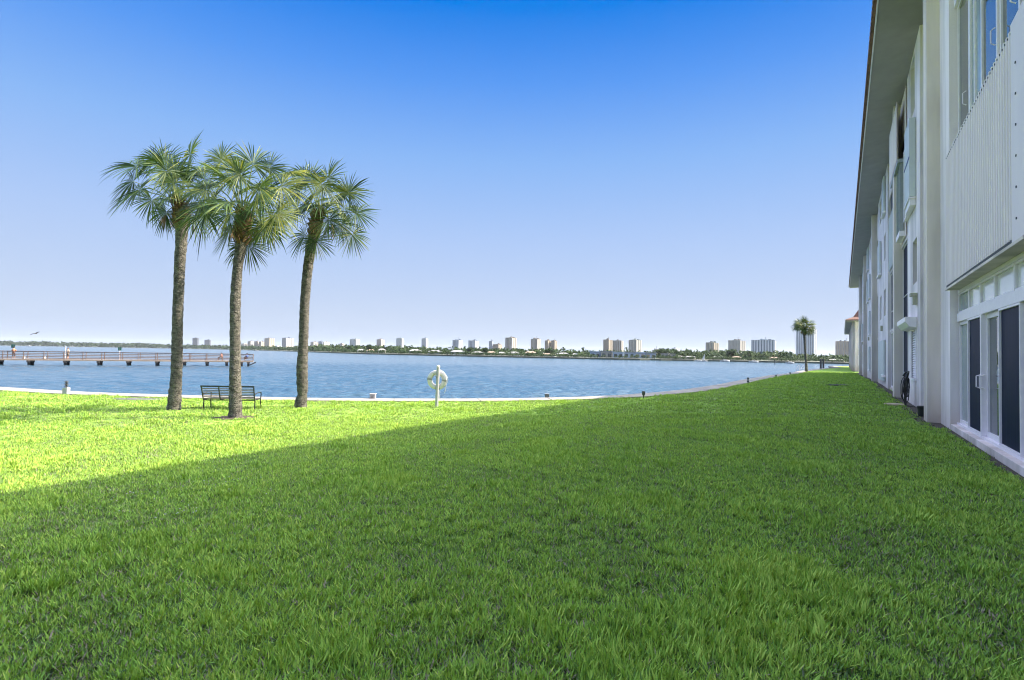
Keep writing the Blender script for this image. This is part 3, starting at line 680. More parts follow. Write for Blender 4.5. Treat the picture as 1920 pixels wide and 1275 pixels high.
# ------------------------------------------------------------------ palms
def bark_material(name, c1, c2):
    m, t, b = nodes(name); tc = t.nodes.new('ShaderNodeTexCoord'); mp = t.nodes.new('ShaderNodeMapping'); mp.inputs['Scale'].default_value = (1, 1, 1.6)
    t.links.new(tc.outputs['Object'], mp.inputs[0])
    n = t.nodes.new('ShaderNodeTexNoise'); n.inputs['Scale'].default_value = 9; n.inputs['Detail'].default_value = 6; n.inputs['Roughness'].default_value = .75
    v = t.nodes.new('ShaderNodeTexVoronoi'); v.inputs['Scale'].default_value = 16; v.feature = 'DISTANCE_TO_EDGE'
    wv = t.nodes.new('ShaderNodeTexWave'); wv.bands_direction = 'Z'; wv.inputs['Scale'].default_value = 3.2; wv.inputs['Distortion'].default_value = 5; wv.inputs['Detail'].default_value = 3
    for q in (n, v, wv): t.links.new(mp.outputs[0], q.inputs['Vector'])
    r = t.nodes.new('ShaderNodeValToRGB'); r.color_ramp.elements[0].position = .38; r.color_ramp.elements[1].position = .62
    r.color_ramp.elements[0].color = c1 + (1,); r.color_ramp.elements[1].color = c2 + (1,)
    t.links.new(n.outputs['Fac'], r.inputs[0])
    mu = t.nodes.new('ShaderNodeMixRGB'); mu.blend_type = 'MULTIPLY'; mu.inputs[0].default_value = .15; t.links.new(r.outputs[0], mu.inputs[1]); t.links.new(wv.outputs['Color'], mu.inputs[2])
    t.links.new(mu.outputs[0], b.inputs['Base Color'])
    a = t.nodes.new('ShaderNodeMath'); a.operation = 'MULTIPLY_ADD'; a.inputs[1].default_value = 1.2; t.links.new(v.outputs['Distance'], a.inputs[0]); t.links.new(n.outputs['Fac'], a.inputs[2])
    bp = t.nodes.new('ShaderNodeBump'); bp.inputs['Strength'].default_value = 1; bp.inputs['Distance'].default_value = .05
    t.links.new(a.outputs[0], bp.inputs['Height']); t.links.new(bp.outputs[0], b.inputs['Normal']); b.inputs['Roughness'].default_value = .9; b.inputs['Specular IOR Level'].default_value = .2
    return m
M_bark = bark_material('palm_bark', (.045, .043, .038), (.20, .19, .165))
M_boot = bark_material('palm_boots', (.07, .04, .02), (.24, .15, .085))

def fan(mb, H, d, up, L, rnd, tone, spread=140, nseg=42, droop=.26):
    d = d.normalized(); side = d.cross(up)
    if side.length < .05: side = d.cross(Vector((1, 0, 0)))
    side.normalize(); up = side.cross(d).normalized()
    for i in range(nseg):
        u = (i + .5) / nseg * 2 - 1; ph = R(spread) * u + rnd.uniform(-.03, .03)
        sd_ = d * math.cos(ph) + side * math.sin(ph); sd_ = (sd_ + up * (.28 * abs(u) - .05)).normalized()
        l = L * (1 - .22 * u * u) * rnd.uniform(.86, 1.08); dr = droop * rnd.uniform(.5, 1.4) * (1 if rnd.random() > .12 else 2.2)
        wdir = sd_.cross(up).normalized(); wdir = (wdir + up * rnd.uniform(-1, 1)).normalized()
        step = R(spread) * 2 / nseg; P = []
        tws = ((.03, step * .03 * L * .5), (.33, step * .33 * L * .40), (.6, .0165), (.85, .0095), (1.0, .0015))
        for t_, ww in tws:
            c = H + sd_ * (l * t_) + Vector((0, 0, -1)) * (dr * l * max(0, t_ - .2) ** 2) - up * (.10 * l * t_ * t_)
            P += [c - wdir * ww, c + wdir * ww]
        mb.add(P, [(2 * k, 2 * k + 1, 2 * k + 3, 2 * k + 2) for k in range(len(tws) - 1)], min(1, max(0, tone + rnd.gauss(0, .17))))
def palm(name, label, base, trunk, Cpx, fans, Y, seed, extra=16, crad=1.35, bootz=.75, L0=.9, group=None):
    """trunk: (px, py, width px) from the ground up"""
    rnd = random.Random(seed); root = thing(name, base, label, 'palm tree', group)
    P = [at(x, y, Y) - base for x, y, w_ in trunk]; rad = [w_ / 2000.0 * Y for _, _, w_ in trunk]
    P[0] = Vector((P[0].x, P[0].y, -.15)); pts_, rads = [], []
    for i in range(len(P) - 1):
        m = max(2, int((P[i + 1] - P[i]).length / .05))
        for k in range(m):
            t_ = k / m; t2 = t_; a0 = P[max(0, i - 1)]; a3 = P[min(len(P) - 1, i + 2)]
            q = .5 * ((2 * P[i]) + (P[i + 1] - a0) * t_ + (2 * a0 - 5 * P[i] + 4 * P[i + 1] - a3) * t_ ** 2 + (3 * P[i] - a0 - 3 * P[i + 1] + a3) * t_ ** 3)
            pts_.append(q); rads.append((rad[i] * (1 - t_) + rad[i + 1] * t_ - .029 * (rad[0] > .1)) * (1 + .03 * math.sin(q.z * 23)))
    pts_.append(P[-1]); rads.append(rad[-1])
    MB().tube(pts_, rads, 22, jit=.012).build('trunk', M_bark, root, smooth=True)
    top = P[-1]; tdir = (P[-1] - P[-3]).normalized(); C = at(Cpx[0], Cpx[1], Y) - base
    # collar of old leaf bases
    bt = MB()
    for k in range(64):
        t_ = k / 64; a = k * 2.4; c = top + tdir * (-bootz * .75 + bootz * 1.35 * t_); r0 = rad[-1] * (.92 + .05 * t_)
        o = Vector((math.cos(a), math.sin(a), 0)); s_ = Vector((-o.y, o.x, 0)); b0 = c + o * r0 * .8; l = rnd.uniform(.16, .30)
        tip = b0 + (o * rnd.uniform(.35, .7) + Vector((0, 0, 1))).normalized() * l
        wd = .055; th = o * .02
        bt.add([b0 - s_ * wd, b0 + s_ * wd, tip + s_ * wd * .55, tip - s_ * wd * .55, b0 - s_ * wd + th, b0 + s_ * wd + th, tip + s_ * wd * .5 + th, tip - s_ * wd * .5 + th],
               [(0, 1, 2, 3), (7, 6, 5, 4), (0, 4, 5, 1), (1, 5, 6, 2), (2, 6, 7, 3), (3, 7, 4, 0)])
    bt.tube([top - tdir * .1, top + tdir * bootz * .4, C - Vector((0, 0, .05))], [rad[-1] * .95, rad[-1] * .8, .07], 12)
    bt.build('leaf_bases', M_boot, root)
    cr = MB(); st_ = MB(); dead = MB()
    leaves = []
    for (hx, hy, dx, dy, L, dep, tone) in fans:
        H = at(hx, hy, Y + dep) - base; d = Vector((dx, dep * .5, -dy)); d.normalize(); leaves.append((H, d, 1.0 * L * Y / 1000.0, tone))
    for k in range(extra):
        az = k * 2.399 + rnd.uniform(-.3, .3); el = R(rnd.uniform(-48, 88)) if k % 3 else R(rnd.uniform(-10, 40)); v = Vector((math.cos(az) * math.cos(el), math.sin(az) * math.cos(el), math.sin(el)))
        H = C + v * crad * rnd.uniform(.45, .75); d = (v + Vector((0, 0, -.25))).normalized(); leaves.append((H, d, L0 * rnd.uniform(.8, 1.05), rnd.choice((.25, .4, .5, .62))))
    for H, d, L, tone in leaves:
        b0 = C + (H - C).normalized() * .05 + Vector((0, 0, -.25)); mid = (b0 + H) / 2 + Vector((0, 0, .10))
        st_.tube([b0, mid, H], [.022, .016, .012], 5, tone=.75)
        up = Vector((0, 0, 1)); up = (up * .55 + Vector((rnd.uniform(-.4, .4), rnd.uniform(-1.3, .1), 0))).normalized()
        fan(cr, H, d, up, L, rnd, tone)
    for k in range(3):
        a = rnd.uniform(0, 6.28); v = Vector((math.cos(a), math.sin(a), -.9)).normalized(); H = C + v * .5 + Vector((0, 0, -.25))
        fan(dead, H, Vector((v.x * .35, v.y * .35, -1)), v, L0 * .6, rnd, .5, 70, 16, .1)
    c_ = cr.build('crown', M_leafA, root, tone=True); st_.build('leaf_stem', M_leafA, c_, tone=True); dead.build('dead_leaf', mat('dead_palm_leaf', (.25, .17, .09), .8, .3, 8), c_)
    return root
PY = [p.y for p in PALMB]
palm('palm_tree', 'left palm of the three, with a loose lopsided crown and a dark leaning trunk', PALMB[0],
     [(326, 770, 28), (328, 740, 25), (331, 700, 22.5), (333, 600, 21), (337, 500, 21.5), (341, 430, 24), (339, 400, 27)], (338, 372),
     [(310, 306, -.1, -1, 60, .2, .35), (357, 290, .25, -1, 56, -.2, .4), (257, 312, -1, -.35, 62, .1, .25), (262, 356, -1, .45, 66, -.3, .35), (325, 343, -.6, .7, 52, -.7, .6),
      (312, 398, -.5, 1, 42, -.1, .35), (372, 320, .9, -.2, 58, .3, .45), (290, 300, -.6, -.8, 52, .5, .4), (250, 340, -1, .05, 58, .4, .2), (285, 375, -.5, 1, 50, .5, .3), (345, 330, .1, -.6, 50, .6, .55)],
     PY[0], 11, extra=9, crad=1.4)
palm('palm_tree', 'middle palm of three, before the black bench, full crown painted sunlit yellow on its right', PALMB[1],
     [(442, 785, 29), (441.5, 760, 26), (441, 700, 24), (441, 640, 21.5), (441.5, 560, 22), (446, 500, 21), (453, 450, 22), (456, 425, 24)], (456, 385),
     [(450, 325, -1, -.2, 58, -.6, .5), (474, 308, .2, -1, 50, .1, .45), (415, 300, -.6, -.9, 48, .2, .75), (398, 345, -1, .1, 50, .1, .2), (386, 400, -.4, 1, 60, -.2, .3), (432, 400, -.7, .6, 50, -.7, .62),
      (487, 352, .3, 1, 60, -.8, .55), (528, 349, 1, .25, 56, -.2, .85), (520, 400, .9, .8, 50, -.3, .95), (496, 424, .2, 1, 46, -.3, .4), (452, 460, -.75, .7, 42, .3, .4), (466, 460, .5, 1, 46, .2, .4),  # high tones paint the sunlit yellow into the right-hand fans
      (540, 325, .9, -.4, 48, .4, .7), (505, 315, .6, -.9, 45, .4, .5), (430, 310, -.3, -1, 48, .6, .4), (402, 375, -1, .5, 50, .5, .25)],
     PY[1], 23, extra=13, crad=1.5)
palm('palm_tree', 'right palm of three, trunk pinched above a swollen foot, crown leaning right', PALMB[2],
     [(564, 766, 26), (564.5, 752, 25), (567, 742, 20), (567, 720, 23.5), (566.5, 690, 23.5), (569, 640, 20), (572, 560, 20), (579, 490, 21), (586, 450, 21), (593, 420, 21)], (602, 388),
     [(582, 338, -.1, -1, 52, .2, .3), (570, 332, -.9, -.7, 48, .1, .35), (615, 335, .45, -1, 52, -.2, .5), (604, 345, -.1, 1, 48, -.7, .7), (654, 362, .6, -.9, 52, -.1, .45), (645, 390, 1, .1, 52, .2, .4),
      (668, 400, 1, .15, 46, -.3, .3), (661, 440, .15, 1, 42, -.2, .55), (572, 442, -.7, .8, 44, -.2, .5), (592, 452, .6, .8, 38, -.4, .45), (575, 345, -.9, -.1, 46, .5, .3), (640, 420, .5, 1, 44, .4, .3), (560, 360, -1, .2, 44, .1, .4)],
     PY[2], 31, extra=11, crad=1.4)
fb = on_lawn(1512, 697)
palm('palm_tree', 'small distant palm standing alone near the far end of the lawn', fb,
     [(1512, 697, 6.5), (1511.5, 680, 5), (1509.5, 655, 4), (1508, 630, 4.6), (1508, 622, 6)], (1508, 614),
     [(1508, 600, 0, -1, 12, 0, .4), (1498, 604, -.8, -.6, 12, .2, .4), (1518, 604, .8, -.5, 12, -.2, .5), (1494, 612, -1, .4, 13, 0, .3), (1523, 614, .9, .7, 13, 0, .5), (1500, 610, -.4, .6, 11, -.6, .6), (1514, 610, .3, .8, 12, -.6, .5)],
     fb.y, 47, extra=40, crad=1.5, L0=.80)
# bare soil ring round the middle palm
sr = MB(); n_ = 26
sr.add([(0, 0, .03)] + [((.62 + .12 * math.sin(k * 1.9)) * math.cos(k * 6.283 / n_), (.5 + .1 * math.sin(k * 2.7)) * math.sin(k * 6.283 / n_), .006) for k in range(n_)], [(0, k + 1, (k + 1) % n_ + 1) for k in range(n_)])
o = sr.build('soil', M_soil); o.location = PALMB[1]; tag(o, kind='structure')

# ------------------------------------------------------------------ bench (seen from behind, facing the water)
bl = on_lawn(381, 767); br = on_lawn(477, 768); bc = (bl + br) / 2; BW = (br - bl).length
bench = thing('park_bench', Vector((bc.x, bc.y, lawn_z(bc.x, bc.y))), 'black metal slatted bench seen from behind, facing the water', 'bench', rz=math.atan2(br.y - bl.y, br.x - bl.x))
hw = BW / 2
for sx in (-1, 1):
    MB().tube([(sx * hw, 0, 0), (sx * hw, .03, .26), (sx * hw, .0, .34)], .020, 8).build('leg', M_iron, bench)
    MB().tube([(sx * hw, .50, 0), (sx * hw, .47, .33)], .020, 8).build('leg', M_iron, bench)
    MB().tube([(sx * hw, -.035, .50), (sx * hw, .25, .56), (sx * hw, .47, .55), (sx * hw, .50, .50), (sx * hw, .47, .33)], .018, 8).build('armrest', M_iron, bench)
bf = MB()
for sx in (-1, -.34, .34, 1):
    q = sx * hw; bf.bar((q, 0, .30), (q * 1.02, -.14, .77), .034, .02, up=(0, 1, 0)); bf.bar((q, 0, .32), (q, .48, .34), .03, .03)
bf.bar((-hw * 1.04, -.145, .775), (hw * 1.04, -.145, .775), .045, .05)
bf.bar((-hw, .0, .31), (hw, .0, .31), .03); bf.bar((-hw, .48, .335), (hw, .48, .335), .03)
bf.build('frame', M_iron, bench)
bk_ = MB()
for k in range(7): z = .36 + k * .056; bk_.bar((-hw, -(z - .3) * .3, z), (hw, -(z - .3) * .3, z), .014, .026, up=(0, -.3, 1))
bk_.build('backrest', M_slat, bench)
se = MB()
for k in range(7): se.bar((-hw, .05 + k * .065, .352), (hw, .05 + k * .065, .352), .045, .014)
se.build('seat', M_slat, bench)

# ------------------------------------------------------------------ life ring station
lp = on_lawn(818.5, 763); LY = lp.y
post = thing('ring_buoy_post', lp, 'grey white post on the lawn by the sea wall that carries the life ring', 'post')
pm = MB(); lean = Vector((.035, 0, 1.50))
pm.tube([Vector((0, 0, -.1)), lean * .5, lean], .060, 14); pm.build('shaft', M_pvc, post, smooth=False)
MB().lathe(lean, [(.064, -.02), (.066, .02), (.05, .05), (.01, .07)], 14).build('cap', M_ring, post)
rc = at(819.5, 712, LY + .11) - lp
MB().tube([rc + Vector((-.16, -.1, .26)), rc + Vector((.0, -.15, .10)), rc + Vector((.09, -.1, .0))], .010, 6).build('bracket', M_screw, post)
MB().lathe(rc + Vector((.02, -.19, .09)), [(.018, -.01), (.018, .01)], 8).build('bolt', M_screw, post)
ring_ = thing('ring_buoy', lp + rc, 'white life ring with grey bands hung on the post beside the water', 'life ring')
def torus(mb, Rr, r, a0=0, a1=6.2832, n=48, m=14, sq=.62):
    vs = []; full = a1 - a0 > 6.2
    N_ = n if full else n + 1
    for i in range(N_):
        a = a0 + (a1 - a0) * i / n; c = Vector((math.cos(a), 0, math.sin(a)))
        for k in range(m): b = 6.2832 * k / m; vs.append(c * (Rr + r * math.cos(b)) + Vector((0, r * sq * math.sin(b), 0)))
    mb.add(vs, [(i * m + k, ((i + 1) % N_) * m + k, ((i + 1) % N_) * m + (k + 1) % m, i * m + (k + 1) % m) for i in range(n) for k in range(m)])
t_ = MB(); torus(t_, .276, .094); t_.build('ring', M_ring, ring_, smooth=True)
for k, a in enumerate((3.06, -.09, 1.5, -1.6)):
    q = MB(); torus(q, .276, .099, a - .12, a + .12, 6); q.build('band', M_band, ring_)
rp = MB(); rp.tube([(.37 * math.cos(t * .2618) * (1.06 + .05 * math.cos(t * 1.05)), -.03, .37 * math.sin(t * .2618) * 1.06) for t in range(-6, 7)], .010, 6)
rp.tube([(.36, -.03, -.02), (.35, -.05, -.2), (.31, -.05, -.45), (.30, -.05, -.5)], .011, 6); rp.tube([(.12, -.05, -.36), (.115, -.06, -.6), (.11, -.06, -.68), (.03, -.06, -.75)], .011, 6)
rp.build('rope', M_rope, ring_)

# ------------------------------------------------------------------ small lights and posts along the sea wall
def wall_top(px, py):
    p = on_lawn(px, py); p.z += .03; return p
p = wall_top(124, 739.5); u = p.y / 1000
o = thing('path_light', p, 'dark tiered louvre light on a white box, leftmost fitting on the sea wall', 'light', 'low light fittings along the sea wall')
MB().box(-.10, -.09, -.03, .10, .09, .26).build('base', M_pvc, o, bevel=.01)
MB().tube([(0, 0, .26), (0, 0, .54)], .03, 8).build('stem', M_lamp, o)
q = MB()
for k in range(4): q.lathe((0, 0, .30 + k * .07), [(.07, 0), (.09, .012), (.04, .045)], 14)
q.build('louvre', M_lamp, o)
def boxlamp(px, py, w_, h_, label, m, m2):
    p = wall_top(px, py); u = p.y / 1000; o = thing('junction_box', p, label, 'utility box', 'low light fittings along the sea wall')
    a, b = w_ * u / 2, h_ * u
    MB().box(-a, -a * .8, -.03, a, a * .8, b * .82).build('box', m, o, bevel=.01); MB().box(-a * 1.1, -a * .9, b * .82, a * 1.1, a * .9, b).build('lid', m2, o, bevel=.01)
    MB().box(-a * .5, -a * .8 - .012, b * .2, a * .5, -a * .8, b * .6).build('cover_plate', M_band, o)
boxlamp(699, 749, 10, 10, 'pale grey box on the sea wall between the right palm and the life ring', M_pvc, M_ring)
boxlamp(1025.5, 746.5, 8, 7, 'squat grey green box on the sea wall right of the life ring', mat('grey_green_paint', (.16, .19, .15), .6), M_band)
def bollard(px, py, h_, w_, label, style):
    p = wall_top(px, py); u = p.y / 1000; o = thing('bollard_light', p, label, 'light', 'low light fittings along the sea wall'); a, b = w_ * u / 2, h_ * u
    if style == 0:
        MB().tube([(0, 0, -.05), (0, 0, b * .4)], a * .35, 8).build('stem', M_lamp, o); MB().lathe((0, 0, 0), [(a * .6, b * .32), (a, b * .5), (a * 1.05, b * .9), (a * .8, b)], 14).build('lamp_head', M_lamp, o)
    else:
        MB().lathe((0, 0, 0), [(a, -.05), (a, b * .35)], 12).build('base', M_lamp, o); MB().lathe((0, 0, 0), [(a * .8, b * .35), (a * .8, b * .65)], 12).build('lens', M_pvc, o); MB().lathe((0, 0, 0), [(a, b * .65), (a * 1.05, b * .9), (a * .6, b)], 12).build('cap', M_lamp, o)
bollard(1206.5, 747, 12.5, 6, 'dark round headed lamp on a short stem where the shadow meets the sea wall', 0)
bollard(1402.5, 718, 9.5, 4, 'dark bollard light with a pale middle beside the widest bend of the sea wall', 1)
bollard(1455, 708, 5, 3, 'tiny dark bollard light just past the end of the shaded sea wall', 1)
bollard(1481.5, 702.5, 4, 3, 'farthest tiny dark bollard light, in the sunlit grass left of the lone palm', 0)
# handrail by the lone palm
p = on_lawn(1501, 697); u = p.y / 1000
hr = thing('dock_handrail', p, 'pale curved metal handrail standing left of the lone far palm', 'handrail')
for dx in (-.35, .35): MB().tube([(dx - .4, 0, -.1), (dx - .25, 0, .5), (dx, 0, .95), (dx + .12, 0, 1.0), (dx + .18, 0, .7), (dx + .18, 0, -.1)], .03, 6).build('rail', M_alu, hr)
MB().bar((-.5, 0, .4), (.5, 0, .45), .04).build('crossbar', M_alu, hr)

# ------------------------------------------------------------------ fishing pier
DZ = -.5
A = on_z(0, 672.6, DZ); Bp = on_z(475, 676.8, DZ); pd = (Bp - A).normalized(); A0 = A - pd * 14; PL = (Bp - A0).length
pier = thing('fishing_pier', Vector((A0.x, A0.y, WATER)), 'long straight fishing pier with a brown railing running out over the water behind the palms', 'pier', rz=math.atan2(pd.y, pd.x))
hz_ = DZ - WATER; PW = 1.7
MB().box(0, -.1, hz_ - .22, PL, PW, hz_).build('deck', M_deck, pier)
def tpx(px):                                     # distance along the pier under a pixel column
    d = ray(px, 665); m = Matrix(((pd.x, -d.x), (pd.y, -d.y))); v = m.inverted() @ Vector((-A0.x, -A0.y)); return v[0]
for px in (-60, -5, 54, 122, 185, 240, 294, 345, 388, 425, 453, 466):
    t_ = tpx(px); c = MB().box(t_ - .2, -.15, hz_ - .5, t_ + .2, PW + .05, hz_ - .225).build('pile_cap', M_pile, pier)
    for y_ in (.12, PW - .35): MB().box(t_ - .17, y_, -1.0, t_ + .17, y_ + .34, hz_ - .5).build('pile', M_pile, pier)
t_ = tpx(473); MB().bar((t_ - .3, 0, 0.2), (t_ + .6, 0, hz_ - .2), .18).build('brace', M_pile, pier)
n_ = int(PL / 2.35)
for y_ in (0.0, PW - .08):
    ra = MB()
    for z_ in (1.10, .86, .62, .38, .14): ra.box(.05, y_ + .02, hz_ + z_ - .05, PL - .02, y_ + .06, hz_ + z_ + .03)
    ra.box(0, y_ - .03, hz_ + 1.165, PL, y_ + .11, hz_ + 1.20); ra.build('railing', M_wood, pier)
    for k in range(n_ + 1): q = k * (PL - .1) / n_; MB().box(q, y_ - .02, hz_ - .2, q + .10, y_ + .018, hz_ + 1.16).build('railing_post', M_wood, pier)
MB().box(PL - .06, .12, hz_ + .4, PL, PW - .1, hz_ + 1.16).build('end_rail', M_wood, pier)
def on_pier(px, off=.8):
    t_ = tpx(px); q = A0 + pd * t_ + Vector((-pd.y, pd.x, 0)) * off; q.z = DZ; return q
def sign(px, h_, label):
    q = on_pier(px, 1.5); o = thing('sign_post', q, label, 'sign'); MB().tube([(0, 0, 0), (0, 0, h_)], .035, 6).build('post', M_alu, o)
    MB().box(-.28, -.03, h_ - .55, .28, -.005, h_).build('panel', M_green, o, bevel=.004)
sign(16, 2.15, 'green board on a pale post on the pier, nearest the left edge'); sign(220, 2.0, 'green board on a pale post on the pier, left of the leaning palm trunk')
q = on_pier(116.7, 1.4); fp = MB().tube([(0, 0, 0), (0, 0, 2.05)], .05, 8).build('white_pole', M_rope); fp.location = q; tag(fp, 'plain white pole on the pier beside the standing dark haired person', 'pole')
for i, (px, lb_) in enumerate(((39, 'white bucket behind the pier railing, the nearer to the left edge'), (78, 'white bucket behind the pier railing, the one closer to the white pole'))):
    q = on_pier(px, 1.1); o = MB().lathe((0, 0, 0), [(.16, 0), (.19, .4), (.2, .42)], 14).build('bucket', M_rope); o.location = q; tag(o, lb_, 'bucket', 'buckets on the pier')

# people on the pier: one skinned body each
def person(loc, rz, label, top, legs, sit=False, arm=.2):
    root = thing('person', loc, label, 'person', 'people on the pier', rz)
    hipz = .92 if not sit else .50; sh = hipz + .50; nk = sh + .07; hd_ = nk + .17
    V = [((0, 0, hipz), .15), ((0, 0, hipz + .25), .135), ((0, 0, sh - .04), .16), ((0, 0, nk), .06), ((0, .01, hd_ - .03), .085), ((0, .01, hd_ + .08), .08)]
    E_ = [(0, 1), (1, 2), (2, 3), (3, 4), (4, 5)]
    for sx in (-1, 1):
        k = len(V)
        V += [((sx * .19, 0, sh - .03), .06), ((sx * .25, .03, sh - .30), .045), ((sx * .22, arm + .05, sh - .42 + arm * .5), .035), ((sx * .21, arm + .14, sh - .44 + arm * .5), .03)]; E_ += [(2, k), (k, k + 1), (k + 1, k + 2), (k + 2, k + 3)]
        k = len(V)
        if sit: V += [((sx * .10, .06, hipz - .02), .085), ((sx * .12, .46, hipz), .06), ((sx * .12, .48, .08), .045), ((sx * .12, .62, .04), .035)]
        else: V += [((sx * .10, 0, hipz - .1), .09), ((sx * .11, .03, .5), .06), ((sx * .12, 0, .08), .042), ((sx * .13, .14, .04), .035)]
        E_ += [(0, k), (k, k + 1), (k + 1, k + 2), (k + 2, k + 3)]
    me = bpy.data.meshes.new('body'); me.from_pydata([v for v, _ in V], E_, []); me.materials.append(M_skin)
    ob = bpy.data.objects.new('body', me); col.objects.link(ob); ob.parent = root
    m = ob.modifiers.new('skin', 'SKIN'); m.use_smooth_shade = True
    for v, (_, r) in zip(me.skin_vertices[0].data, V): v.radius = (r, r)
    me.skin_vertices[0].data[0].use_root = True
    ob.modifiers.new('sub', 'SUBSURF').render_levels = 2
    c = MB().tube([(0, 0, hipz + .02), (0, 0, hipz + .2), (0, 0, sh - .02), (0, 0, nk - .01)], [.175, .165, .195, .085], 14)
    for sx in (-1, 1): c.tube([(sx * .13, 0, sh - .02), (sx * .21, .01, sh - .1), (sx * .26, .03, sh - .28)], [.08, .075, .065], 8)
    c.build('shirt', top, root, smooth=True)
    c = MB()
    for sx in (-1, 1):
        if sit: c.tube([(sx * .09, 0, hipz), (sx * .11, .3, hipz), (sx * .12, .5, hipz - .02)], [.11, .095, .08], 10)
        else: c.tube([(sx * .085, 0, hipz + .05), (sx * .1, .01, hipz - .15), (sx * .11, .03, .48)], [.12, .105, .085], 10)
    c.build('trousers', legs, root, smooth=True)
    MB().lathe((0, -.015, hd_ + .02), [(.088, -.02), (.1, .04), (.085, .11), (.03, .135)], 12).build('hair', mat('dark_hair', (.03, .02, .015), .7), root, smooth=True)
    MB().tube([(0, .09, hd_ + .03), (0, .115, hd_ - .01)], .012, 6).build('nose', M_skin, root)
    return root
def cloth(n_, c): return mat(n_, c, .8, .1, 10)
person(on_pier(22, .7), .4, 'person in an orange tan top standing at the left end of the visible pier', cloth('cloth_orange', (.45, .20, .10)), cloth('cloth_navy', (.05, .06, .10)))
person(on_pier(124.5, .7), 2.8, 'dark haired person in pale khaki clothes standing beside the white pole on the pier', cloth('cloth_khaki', (.42, .36, .27)), cloth('cloth_brown', (.18, .13, .10)))
person(on_pier(415, .6), 1.9, 'person in a pink top sitting low on the pier between the left and middle palms', cloth('cloth_pink', (.5, .25, .2)), cloth('cloth_grey', (.2, .2, .2)), True)
person(on_pier(463, .6), 1.2, 'person in a blue top sitting near the far end of the pier', cloth('cloth_blue', (.05, .12, .35)), cloth('cloth_black', (.03, .03, .03)), True)

# ------------------------------------------------------------------ bird
bq = at(67, 625.3, 55)
bird = thing('bird', bq, 'brown bird gliding with spread wings above the pier', 'bird', rz=R(15)); bird.rotation_euler = (0, R(-22), R(12))
me = bpy.data.meshes.new('body'); me.from_pydata([(0, -.16, 0), (0, -.05, .01), (0, .08, .01), (0, .17, .02), (0, .25, .01)], [(0, 1), (1, 2), (2, 3), (3, 4)], [])
M_bird = mat('brown_feathers', (.10, .075, .06), .8, .3, 12)
me.materials.append(M_bird); ob = bpy.data.objects.new('body', me); col.objects.link(ob); ob.parent = bird
m = ob.modifiers.new('skin', 'SKIN')
for v, r in zip(me.skin_vertices[0].data, (.02, .055, .06, .035, .012)): v.radius = (r, r)
me.skin_vertices[0].data[0].use_root = True; ob.modifiers.new('sub', 'SUBSURF')
for sx in (-1, 1):
    q = MB(); vs = []
    for (x, y0, y1, z, th) in ((.03, -.08, .10, .02, .02), (.2, -.09, .13, .05, .014), (.33, -.13, .06, .045, .009), (.45, -.15, -.07, .02, .003)):
        vs += [(sx * x, y0, z), (sx * x, y1, z), (sx * x, y1, z + th), (sx * x, y0, z + th)]
    q.add(vs, [(4 * i + a, 4 * i + (a + 1) % 4, 4 * i + 4 + (a + 1) % 4, 4 * i + 4 + a) for i in range(3) for a in range(4)] + [(0, 1, 2, 3), (15, 14, 13, 12)]); q.build('wing', M_bird, bird)
MB().add([(-.02, -.15, 0), (.02, -.15, 0), (.06, -.27, -.005), (-.06, -.27, -.005), (-.02, -.15, .012), (.02, -.15, .012), (.06, -.27, .0), (-.06, -.27, .0)], [(0, 1, 2, 3), (7, 6, 5, 4), (0, 4, 5, 1), (1, 5, 6, 2), (2, 6, 7, 3), (3, 7, 4, 0)]).build('tail', M_bird, bird)

# ------------------------------------------------------------------ far shore
shore_tab = [(-500, 2300), (0, 2250), (300, 2100), (420, 1700), (500, 1150), (560, 850), (620, 640), (700, 500), (850, 430), (1000, 395), (1160, 355), (1340, 360), (1480, 345), (1560, 330), (1700, 300), (2300, 260)]
def shoreZ(px):
    for (a, za), (b, zb) in zip(shore_tab, shore_tab[1:]):
        if a <= px <= b: return za + (zb - za) * (px - a) / (b - a)
    return shore_tab[-1][1]
def gp(px, Y, z=0):
    d = ray(px, 663); return Vector((d.x / d.y * Y, Y, z))
sm_ = MB(); pxs = list(range(-500, 2301, 20)); vs = []
for px in pxs:
    z = shoreZ(px) * (1 + .006 * math.sin(px * .13)); vs += [gp(px, z, WATER - .5), gp(px, z, -.35), gp(px, z + 60, .0), gp(px, z + 4200, 1.0)]
sm_.add(vs, [(4 * i + j, 4 * i + j + 1, 4 * i + j + 5, 4 * i + j + 4) for i in range(len(pxs) - 1) for j in range(3)])
tag(sm_.build('far_shore', mat('shore_ground', (.09, .10, .07), .9, .3, .05)), kind='structure')

def foliage(mb, c, rx, rz, n, rnd, sz, tone=.5):
    for _ in range(n):
        v = Vector((rnd.gauss(0, 1), rnd.gauss(0, 1), rnd.gauss(0, 1))).normalized() * (rnd.random() ** .35)
        p = Vector((c[0] + v.x * rx, c[1] + v.y * rx, c[2] + v.z * rz)); a = Vector((rnd.gauss(0, 1), rnd.gauss(0, 1), rnd.gauss(0, 1))).normalized(); b = a.orthogonal().normalized()
        s_ = sz * rnd.uniform(.6, 1.3); mb.add([p - a * s_, p + b * s_, p + a * s_, p - b * s_], [(0, 1, 2, 3)], min(1, max(0, tone + rnd.gauss(0, .18) + .2 * v.z)))
